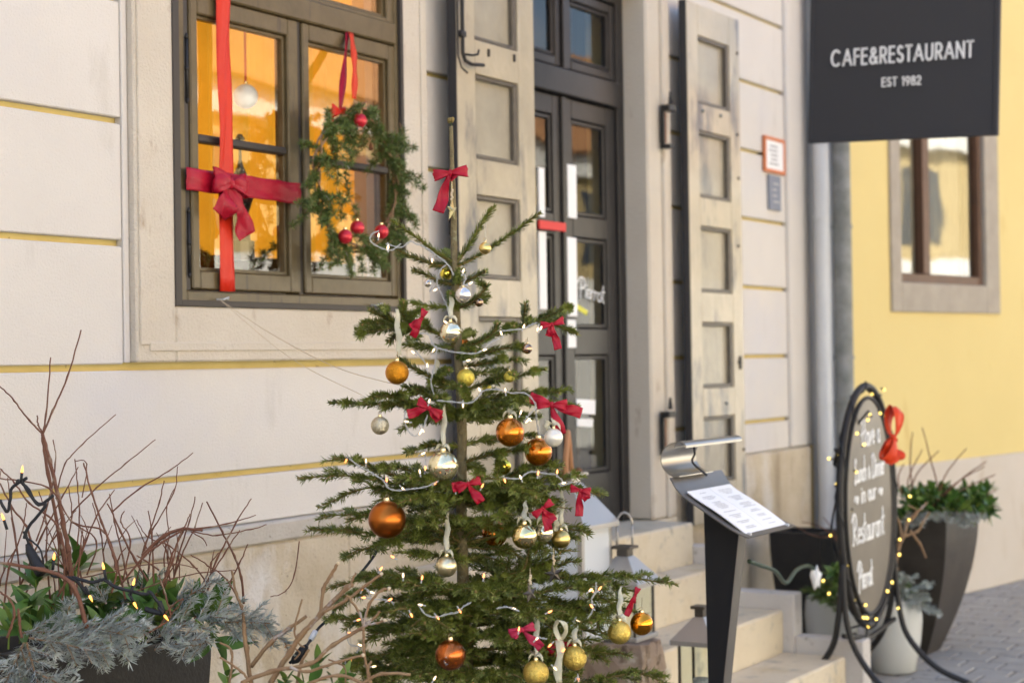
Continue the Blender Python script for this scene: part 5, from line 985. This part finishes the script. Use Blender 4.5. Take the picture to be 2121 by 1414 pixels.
# ================================================================= WINDOW DECORATION
# red ribbon cross on the left sash
rb=thing('window_ribbon','broad red satin ribbon crossing the left window sash with a crimson bow','ribbon',(4.6,-.05,1.85))
xa=onY(468,300,-.03)[0]; n=40; pl=[V(xa+.0015*math.sin(i*.5),-.028-.003*math.sin(i*.7),3.9-(3.9-1.862)*i/n) for i in range(n+1)]
MB().cloth(pl,[V(.036,.0022*math.sin(i*.9),0) for i in range(n+1)],.001,.13,8,.9).build('vertical_ribbon',M['satin_lit'],rb,smooth=True)
A_=onY(383,370,-.03); C_=onY(620,402,-.03); n=24; pl=[A_+(C_-A_)*i/n+V(0,-.006-.0025*math.sin(i*.8),.001*math.sin(i*1.1)) for i in range(n+1)]
MB().cloth(pl,[V(0,.003*math.sin(i*.9),.038) for i in range(n+1)],.001,.09,8,1.2).build('horizontal_ribbon',M['satin'],rb,smooth=True)
bow(onY(476,380,-.06),.088,M['satin'],'bow','crimson bow at the crossing of the window ribbons',rt=V(1,0,0),upv=V(0,0,1),tails=((-.55,-1.25),(1.0,-2.0)),loops=.95,w=.48)
# hanging white ball inside
c=onY(509,200,.16); R_=27.5*5.75/FP; T=thing('hanging_ball','white frosted ball hanging behind the left window pane','bauble',c)
MB().sphere(tuple(c),R_,32,20).build('ball',BM['snow'],T,smooth=True); MB().strip([c+V(0,0,R_),c+V(0,0,1.2)],[V(.006,0,0)]*2,.001).build('ribbon',M['orange_satin'],T); MB().lathe([(.006,R_),(.006,R_+.01)],tuple(c),10).build('cap',M['cap_gold'],T)
# dark metal lantern figure and fir twigs on the inner sill
T=thing('sill_lantern','dark metal candle lantern standing inside the left window','lantern',onY(500,520,.2)); c=onY(500,520,.2); t=MB(); c0=V(c[0],.2,0)
zz_=[onY(500,y,.2)[2] for y in (540,500,440,400,345,330,295,290)]
t.lathe([(.05,zz_[0]),(.05,zz_[1]),(.035,zz_[1]+.005),(.03,zz_[2]),(.055,zz_[3]),(.012,zz_[4]),(.006,zz_[5]),(.006,zz_[6]),(.02,zz_[6]+.01),(.008,zz_[7]+.02)],(c[0],.2,0),10); t.build('body',M['lantern_dark'],T)
T=thing('sill_greenery','dark fir twigs and small candles lying on the inner window sill','greenery',onY(500,560,.16))
for a,c in (((420,520),(470,570)),((440,545),(500,575)),((500,580),(560,515)),((520,560),(585,500)),((405,500),(430,560))):
    sprig('sprig',T,onY(*a,.16),onY(*c,.14),M['larch'],M['twig'],nL=.022,per=900,n=6,L=.06)
MB().box(4.1,5.8,.10,.32,1.60,1.88).build('sill',M['white'],T)
# larch wreath in front of the right sash
wc=onY(739,378,-.13); wr=thing('wreath','green larch wreath with red baubles hanging on the right window sash','wreath',wc)
RW=.245; t=MB()
for k in range(3): t.tube([wc+V((RW+.01*math.sin(a*5+k))*math.cos(a),.012*math.sin(a*7+k*2),(RW+.012*math.cos(a*4+k*2))*math.sin(a)) for a in np.linspace(0,2*math.pi,60)],.0045,6,False)
t.build('hoop',M['twig2'],wr)
pol=[]; tw=MB(); ros=[]
for k in range(84):
    a=RS.rand()*2*math.pi if k>30 else k/30*2*math.pi; b0=wc+V(RW*math.cos(a),0,RW*math.sin(a)); d=nrm(V(math.cos(a)*RS.uniform(-.5,1.),RS.uniform(-.8,.35),math.sin(a)*RS.uniform(-.6,.9)-.25)+V(*RS.uniform(-.5,.5,3))); l=RS.uniform(.05,.13)
    pl=[b0,b0+d*l*.5,b0+d*l+V(0,0,-l*.3)]; tw.tube(pl,[.0018,.0015,.001],4)
    for t_ in np.arange(.1,1.01,.2): ros.append(b0+d*l*t_+V(0,0,-l*.3*t_*t_))
for (sx_,sz_) in ((-.10,-.24),(.05,-.27),(.12,-.25),(-.2,-.20),(.20,-.16),(.26,.08),(.27,.2),(-.02,-.27),(-.12,.18),(-.08,.12),(-.16,.05),(-.10,0),(-.14,-.08),(-.06,.2),(.10,.22),(.0,.2),(-.18,.14),(-.05,-.12)):
    b0=wc+V(sx_,-.01,sz_+.05); pl=[b0,b0+V(.01,-.01,-.05),b0+V(.02,-.01,-.11)]; tw.tube(pl,[.0018,.0015,.001],4); ros+=[b0+V(.01,-.01,-.03),b0+V(.012,-.01,-.06),b0+V(.02,-.01,-.09),b0+V(.02,-.01,-.11)]
tw.build('twigs',M['twig2'],wr)
nv=[];
def rosettes(ros,per,L,wd,name,m,par):
    n=len(ros)*per; C_=np.repeat(np.array(ros),per,0); D=RS.normal(0,1,(n,3)); D[:,2]+=.25; D/=np.linalg.norm(D,axis=1,keepdims=True); LL=(L*RS.uniform(.7,1.1,n))[:,None]; W_=np.cross(D,RS.normal(0,1,(n,3))); W_/=np.linalg.norm(W_,axis=1,keepdims=True); W_*=wd/2
    a=C_+D*.002; mdd=C_+D*LL*.6; tip=C_+D*LL; v=np.stack([a-W_*.6,a+W_*.6,mdd+W_,mdd-W_,tip+W_*.3,tip-W_*.3],1).reshape(-1,3); b=np.arange(n)[:,None]*6
    o=fastmesh(name,v,np.concatenate([b+np.array([[0,1,2,3]]),b+np.array([[3,2,4,5]])]),m,par); o['kind']='stuff'; return o
rosettes(ros,46,.026,.0026,'needles',M['larch'],wr)
for x,y in ((740,472),(715,490),(790,480),(745,250)):
    c=onY(x,y,-.165); MB().sphere(tuple(c),.027,24,14).build('red_ball',BM['red'],wr,smooth=True); MB().lathe([(.006,.026),(.006,.033),(.001,.034)],tuple(c),10).build('ball_cap',M['cap_gold'],wr)
for x,y in ((662,340),(768,305),(828,355),(690,312)):
    c=onY(x,y,-.15); t=MB()
    for k in range(5): t.lathe([(.004,0),(.011-.0016*k,.004),(.003,.009)],(c[0],c[1],c[2]+k*.005-.012),9)
    t.build('cone',M['cone'],wr)
# red hanging ribbon and patterned bow of the wreath
wrb=thing('wreath_ribbon','red ribbon loop from which the wreath hangs on the sash','ribbon',onY(727,70,-.03))
a=onY(727,68,-.025); b_=onY(733,205,-.13); n=14
MB().strip([a+(b_-a)*i/n+V(0,-.01*math.sin(i/n*3.1),0) for i in range(n+1)],[V(.016,.003*math.sin(i),0) for i in range(n+1)],.0015).build('front_strand',M['orange_satin'],wrb,smooth=True)
b2=onY(712,225,-.10); MB().strip([a+V(-.01,.008,0)+(b2-a)*i/n for i in range(n+1)],[V(.014,.006*math.sin(i*.5),0) for i in range(n+1)],.0015).build('back_strand',M['satin'],wrb,smooth=True)
bow(onY(700,232,-.12),.052,M['satin_lit'],'bow','flat red bow at the upper left of the wreath',rt=V(1,0,0),upv=V(0,0,1),tails=((-1.1,-.4),),loops=.8,w=.42)
bow(onY(745,222,-.17),.045,M['gauze'],'bow','patterned gauze bow at the top of the wreath',rt=V(1,0,0),upv=V(0,0,1),tails=((.0,-1.9),(.7,-1.3)),loops=.95,w=.42)

# ================================================================= LANTERNS
def lantern(label,c,w,h,hr,cap,m,pane,handle='loop',feet=.0,post=.010,hh=.14):
    """c: base centre; w body width; h body height; hr roof height"""
    T=thing('lantern',label,'lantern',c,'metal lanterns on the steps'); x,y,z=c; q=w/2
    b=MB(); b.box(x-q-.01,x+q+.01,y-q-.01,y+q+.01,z,z+.02,.003); b.build('base',m,T)
    for sx_ in (-1,1):
        for sy_ in (-1,1): MB().box(x+sx_*(q-post/2)-post/2,x+sx_*(q-post/2)+post/2,y+sy_*(q-post/2)-post/2,y+sy_*(q-post/2)+post/2,z+.02,z+h,.001).build('corner_post',M['lantern_dark'] if pane!='frost' else m,T)
    for sx_,sy_ in ((-1,0),(1,0),(0,-1),(0,1)):
        p=M['frost'] if pane=='frost' else M['glass_thin']
        if sx_: MB().box(x+sx_*(q-.004)-.0015,x+sx_*(q-.004)+.0015,y-q+post,y+q-post,z+.02,z+h-.002).build('pane',p,T)
        else: MB().box(x-q+post,x+q-post,y+sy_*(q-.004)-.0015,y+sy_*(q-.004)+.0015,z+.02,z+h-.002).build('pane',p,T)
    e=q+.022; v=[(x-e,y-e,z+h),(x+e,y-e,z+h),(x+e,y+e,z+h),(x-e,y+e,z+h),(x-e,y-e,z+h+.018),(x+e,y-e,z+h+.018),(x+e,y+e,z+h+.018),(x-e,y+e,z+h+.018)]+[(x+a*cap,y+b_*cap,z+h+.018+hr) for a,b_ in ((-1,-1),(1,-1),(1,1),(-1,1))]
    MB().add(v,[(3,2,1,0),(0,1,5,4),(1,2,6,5),(2,3,7,6),(3,0,4,7),(4,5,9,8),(5,6,10,9),(6,7,11,10),(7,4,8,11),(8,9,10,11)]).build('roof',m,T)
    zt=z+h+.018+hr; b=MB(); b.box(x-cap*.9,x+cap*.9,y-cap*.9,y+cap*.9,zt,zt+.03,.002); b.box(x-cap*1.5,x+cap*1.5,y-cap*1.5,y+cap*1.5,zt+.03,zt+.042,.002); b.build('chimney',M['lantern_dark'] if pane!='frost' else m,T)
    zt+=.04
    if handle=='loop': MB().tube([(x+.5*.031*math.cos(a),y-.86*.031*math.cos(a),zt+hh*.62+hh*.38*math.sin(a)) for a in np.linspace(0,math.pi,14)],.0048,8).build('handle',m,T,smooth=True); 
    if handle=='loop':
        for s in (-1,1): MB().tube([(x+s*.5*.031,y-s*.86*.031,zt-.01),(x+s*.5*.031,y-s*.86*.031,zt+hh*.62)],.0048,8).build('handle_bar',m,T,smooth=True)
    if handle=='leather':
        MB().tube(smooth([(x-.055,y-.02,zt+.0),(x-.055,y-.02,zt+.06),(x-.04,y-.02,zt+.13),(x,y,zt+.165),(x+.045,y+.02,zt+.12),(x+.075,y+.03,zt+.03),(x+.085,y+.03,zt+.0)],6),.011,10).build('handle',M['leather'],T,smooth=True)
        for dx in (-.055,.085): MB().sphere((x+dx,y,zt),.017,10,8).build('rivet',M['rust'],T)
    return T
# medium lantern on the left side block: base right-front corner measured at z=.478
w=.175; lantern('silver lantern with wire loop handle standing on the rough side block',V(6.215,-.665,.48),w,.215,.100,.028,M['lantern'],'glass',hh=.135)
# big lantern: front corner at px (1205,~1100)
bc_=P(1205,1100,6.75); w=.255; cz=.60
lantern('largest grey lantern with leather strap handle and milky panes',V(bc_[0]+w/2,bc_[1]+w/2,.485),w,bc_[2]-.485,.16,.04,M['lantern'],'frost','leather',post=.022)
# small lantern on the lower step, half hidden by the menu stand
sc=P(1452,1326,6.6); T=lantern('low dark-framed lantern partly hidden behind the menu stand',V(sc[0],sc[1],sc[2]-.30),.135,.29,.085,.020,M['lantern'],'glass',None)
c=V(sc[0],sc[1],sc[2]-.278); tag(MB().lathe([(.035,0),(.035,.13),(.03,.135),(.001,.13)],tuple(c),20).build('pillar_candle',M['granite'],smooth=True),'speckled grey pillar candle inside the low lantern','candle')

# ================================================================= MENU STAND
PL=P(1380,1004,5.9)   # back-left corner of the desk
ms=thing('menu_stand','black tapering menu lectern with steel reading desk in front of the steps','menu stand',(PL[0]+.2,PL[1]-.2,0))
Wm=.43; t31=math.radians(31); dl=V(0,-math.cos(t31),-math.sin(t31)); dn=V(0,-math.sin(t31),math.cos(t31)); LM=.345
def desk(u,l,o=0.): return PL+V(1,0,0)*u+dl*l+dn*o
n=10; v=[];f=[]
for i in range(n+1):
    l=LM*i/n; lift=.030*max(0,1-l/.09)**2+.010*max(0,(l-.26)/.08)**2
    for o_ in (0,-.004): v+=[desk(0,l,o_+lift),desk(Wm,l,o_+lift)]
for i in range(n): a=4*i; f+=[(a,a+1,a+5,a+4),(a+2,a+6,a+7,a+3),(a,a+4,a+6,a+2),(a+1,a+3,a+7,a+5)]
f+=[(0,2,3,1),(4*n,4*n+1,4*n+3,4*n+2)]
MB().add(v,f).build('desk_plate',M['steel2'],ms,smooth=True,auto=35)
# curled back: narrow C strip then long hood
def arcs(cy,cz,r,a0,a1,n=18): return [(cy+r*math.cos(math.radians(a0+(a1-a0)*i/n)),cz+r*math.sin(math.radians(a0+(a1-a0)*i/n))) for i in range(n+1)]
yb,zb_=PL[1],PL[2]+.03
def sheet(prof,x0,x1,th=.003):
    mb=MB(); v=[];f=[]; m=len(prof)
    for i,(y,z) in enumerate(prof):
        t=V(prof[min(i+1,m-1)][0]-prof[max(i-1,0)][0],prof[min(i+1,m-1)][1]-prof[max(i-1,0)][1]); t=t/np.linalg.norm(t); ny,nz_=-t[1]*th,t[0]*th
        v+=[(x0,y,z),(x1,y,z),(x0,y+ny,z+nz_),(x1,y+ny,z+nz_)]
    for i in range(m-1): a=4*i; f+=[(a,a+4,a+5,a+1),(a+2,a+3,a+7,a+6),(a,a+2,a+6,a+4),(a+1,a+5,a+7,a+3)]
    f+=[(0,1,3,2),(4*m-4,4*m-2,4*m-1,4*m-3)]; return mb.add(v,f)
RC=.060
C_prof=arcs(yb-.02,zb_+RC-.01,RC,-90-10,110)
C_prof=[(yb-.030+RC*math.cos(math.radians(a))*1.0,zb_-.004+RC+RC*math.sin(math.radians(a))) for a in np.linspace(-100,95,20)]
sheet(C_prof,PL[0]+.02,PL[0]+.30).build('curled_back',M['steel'],ms,smooth=True,auto=40)
hy,hz=C_prof[-1]; H_prof=[(hy-.010+.022*math.cos(math.radians(a)),hz-.016+.019*math.sin(math.radians(a))) for a in np.linspace(-10,190,16)]
sheet(H_prof,PL[0]+.02,PL[0]+.50).build('lamp_hood',M['steel'],ms,smooth=True,auto=40)
MB().tube(smooth([(PL[0]+.12,hy-.015,hz-.015),(PL[0]+.115,hy-.02,hz-.045),(PL[0]+.12,hy-.01,hz-.075),(PL[0]+.15,hy-.05,zb_-.005)],6),.004,8).build('lamp_wire',M['blackwire'],ms,smooth=True)
# post
zt=desk(0,.2)[2]; xp=PL[0]+.20
x0,x1=xp-.035,xp+.035
ytb=onPl(1458,1100,V(x0,0,0),V(1,0,0))[1]; ytf=onPl(1533,1125,V(x0,0,0),V(1,0,0))[1]; ybb=onPl(1467,1414,V(x0,0,0),V(1,0,0)); ybf=onPl(1497,1414,V(x0,0,0),V(1,0,0))
zq=ybb[2]; zT=lambda y: PL[2]+(y-PL[1])*math.tan(t31)-.005
prof=[(ytb,zT(ytb)),(ytf,zT(ytf)),(ybf[1],zq),(ybf[1]+.01,.02),(ybb[1]-.005,.02),(ybb[1],zq)]
v=[(x0,y,z) for y,z in prof]+[(x1,y,z) for y,z in prof]; MB().add(v,[tuple(range(6)),tuple(range(11,5,-1))]+[(i,6+i,6+(i+1)%6,(i+1)%6) for i in range(6)]).build('post',M['post'],ms)
v=[(x0+.001,ytf-.002,zT(ytf)),(x1-.001,ytf-.002,zT(ytf)),(x1-.001,ybf[1]-.002,zq),(x0+.001,ybf[1]-.002,zq),(x1-.001,ybf[1]+.008,.02),(x0+.001,ybf[1]+.008,.02)]
q=MB().add(v+[(a,b_+.001,c) for a,b_,c in v],[(0,1,2,3),(3,2,4,5),(9,8,7,6),(11,10,8,9)]); q.build('front_face',M['steel2'],ms)
MB().box(xp-.17,xp+.17,ybf[1]-.10,ybb[1]+.14,0.003,.02,.003).build('foot_plate',M['post'],ms)
# sheets of menu with printed lines
mn=thing('menu_sheets','two white printed menu sheets lying open on the lectern desk','menu',desk(.1,.1,.01))
for k,(ua,ub) in enumerate(((.035,.212),(.214,.395))):
    for z_ in (0,):
        n=8; v=[];f=[]
        for i in range(n+1):
            l=.065+.255*i/n; lift=.006+.006*math.sin(i/n*3.1)+(.03*max(0,1-(l-.0)/.12)**2)
            v+=[desk(ua,l,lift),desk(ub,l,lift+.001*k),desk(ua,l,lift-.003),desk(ub,l,lift-.003)]
        for i in range(n): a=4*i; f+=[(a,a+1,a+5,a+4),(a+2,a+6,a+7,a+3),(a,a+4,a+6,a+2),(a+1,a+3,a+7,a+5)]
        f+=[(0,2,3,1),(4*n,4*n+1,4*n+3,4*n+2)]; MB().add(v,f).build('sheet',M['paper'],mn,smooth=True,auto=40)
    pr=MB()
    l=.085
    while l<.30:
        if RS.rand()<.22: l+=.014; 
        wl=RS.uniform(.05,.12); cx=(ua+ub)/2; i_=(l-.065)/.255; lift=.0075+.006*math.sin(i_*3.1)+.03*max(0,1-l/.12)**2
        pr.add([desk(cx-wl/2,l,lift),desk(cx+wl/2,l,lift),desk(cx+wl/2,l+.0026,lift),desk(cx-wl/2,l+.0026,lift)],[(0,1,2,3)]); l+=.0075
    pr.build('printed_lines',M['ink'],mn)
for u in (.045,.38):
    p=desk(u,.322,.006); MB().tube([p,desk(u,.334,.012)],.006,8).build('magnet_clip',M['zinc'],mn)

# ================================================================= PLANTING AT THE RIGHT
rp=thing('evergreen_arrangement','evergreen leaves and thin bare twigs filling the tall planter by the yellow wall','plant',(cR[0]+.18,cR[1]+.18,cR[2]))
for k in range(95):
    x=RS.uniform(1868,2050); y=RS.uniform(1015,1066); d=9.0+RS.uniform(-.1,.45); leaf_cluster(rp,P(x,y,d),V(RS.uniform(-.5,.5),RS.uniform(-.6,.2),.8),7,.078,.034,[M['leaf'],M['leaf2'],M['leaf']])
for k in range(9):
    x=1880+k*20; sprig('sprig',rp,P(x,1058,8.95),P(x+RS.uniform(-30,30),1078+RS.uniform(-5,12),8.85),M['spruce'],M['twig2'],nL=.02,per=600,n=5,L=.08,wd=.003)
for px in ([(1893,1040),(1885,960),(1890,895)],[(1950,1030),(1930,960),(1910,885)],[(1940,1040),(1960,980),(2002,928)],[(1880,1040),(1900,980),(1945,933)],[(1900,1045),(1880,1000),(1910,930)],[(1950,1030),(2000,985),(2043,955)],[(1960,1030),(2020,1000),(2062,982)],[(1960,1040),(2020,1030),(2065,1015)],[(1870,1030),(1860,990),(1872,960)],[(1930,1050),(1980,1000),(2040,965)]):
    twig(rp,px,9.1,.005,.0025,M['twig'],knots=False)
sb=thing('dogwood_branch','forked brown branch leaning beside the chalkboard in front of the tall planter','branch',P(1870,1190,8.5))
for px,r in (([(1850,1190),(1862,1130),(1872,1110),(1880,1080),(1895,1065),(1920,1040)],.010),([(1872,1110),(1900,1100),(1912,1080),(1925,1060)],.008),([(1885,1098),(1905,1125),(1918,1155)],.008),([(1868,1112),(1862,1080),(1850,1060)],.007),([(1858,1180),(1852,1150),(1866,1120)],.008),([(1880,1085),(1900,1060),(1880,1045)],.006)): twig(sb,px,8.5,r,r*.6,M['twig2'])
pa=thing('pot_evergreen','spruce sprigs and green leaves spilling from the right white pot','plant',(pcA[0],pcA[1],pH))
for a,c in (((1845,1235),(1885,1195)),((1855,1230),(1925,1215)),((1860,1235),(1940,1270)),((1850,1230),(1830,1200)),((1870,1225),(1910,1245))): sprig('sprig',pa,P(*a,8.7),P(*c,8.55),M['spruce'],M['twig2'],nL=.024,per=900,n=8,L=.12,wd=.003)
for k in range(7): leaf_cluster(pa,P(RS.uniform(1835,1880),RS.uniform(1205,1235),8.65),V(RS.uniform(-.5,.5),-.3,.8),6,.06,.025,[M['leaf'],M['leaf2']])
pb=thing('pot_evergreen','laurel leaves and spruce growing out of the left white pot','plant',(pcB[0],pcB[1],pHB))
for k in range(12): leaf_cluster(pb,P(RS.uniform(1690,1745),RS.uniform(1175,1235),8.9+RS.uniform(-.1,.1)),V(RS.uniform(-.8,.4),-.3,.7),6,.07,.028,[M['leaf'],M['leaf2']])
for a,c in (((1720,1215),(1675,1225)),((1725,1225),(1690,1240)),((1720,1230),(1740,1255))): sprig('sprig',pb,P(*a,8.8),P(*c,8.7),M['larch'],M['twig2'],nL=.026,per=900,n=8,L=.10,wd=.003)
for px in ([(1735,1120),(1700,1090),(1660,1080)],[(1740,1130),(1720,1090),(1705,1070)],[(1740,1110),(1690,1110),(1650,1090)]): twig(pb,px,8.9,.0035,.002,M['twig'],knots=False)

# ================================================================= STREET OPPOSITE (seen only as reflections and warm bounce light)
op=thing('opposite_building','sunlit cream building with tiled roof across the street, mirrored in the windows','building',(12,-11,0))
MB().box(-14,40,-17,-11,0,3.15).build('ground_storey',M['oppwhite'],op); MB().box(-14,40,-17,-11,3.15,4.9).build('upper_wall',M['oppwall'],op)
MB().box(-14,40,-17,-10.8,4.9,5.4).build('cornice',M['oppwhite'],op)
MB().add([(-14,-10.6,5.4),(40,-10.6,5.4),(40,-14,8.2),(-14,-14,8.2),(40,-17.3,5.4),(-14,-17.3,5.4)],[(0,1,2,3),(3,2,4,5),(0,3,5),(1,4,2),(0,5,4,1)]).build('roof',M['rooftile'],op)
for i in range(14):
    x=-12+i*3.6; MB().box(x,x+.9,-11.02,-10.99,3.4,4.6).build('window',M['oppglass'],op)
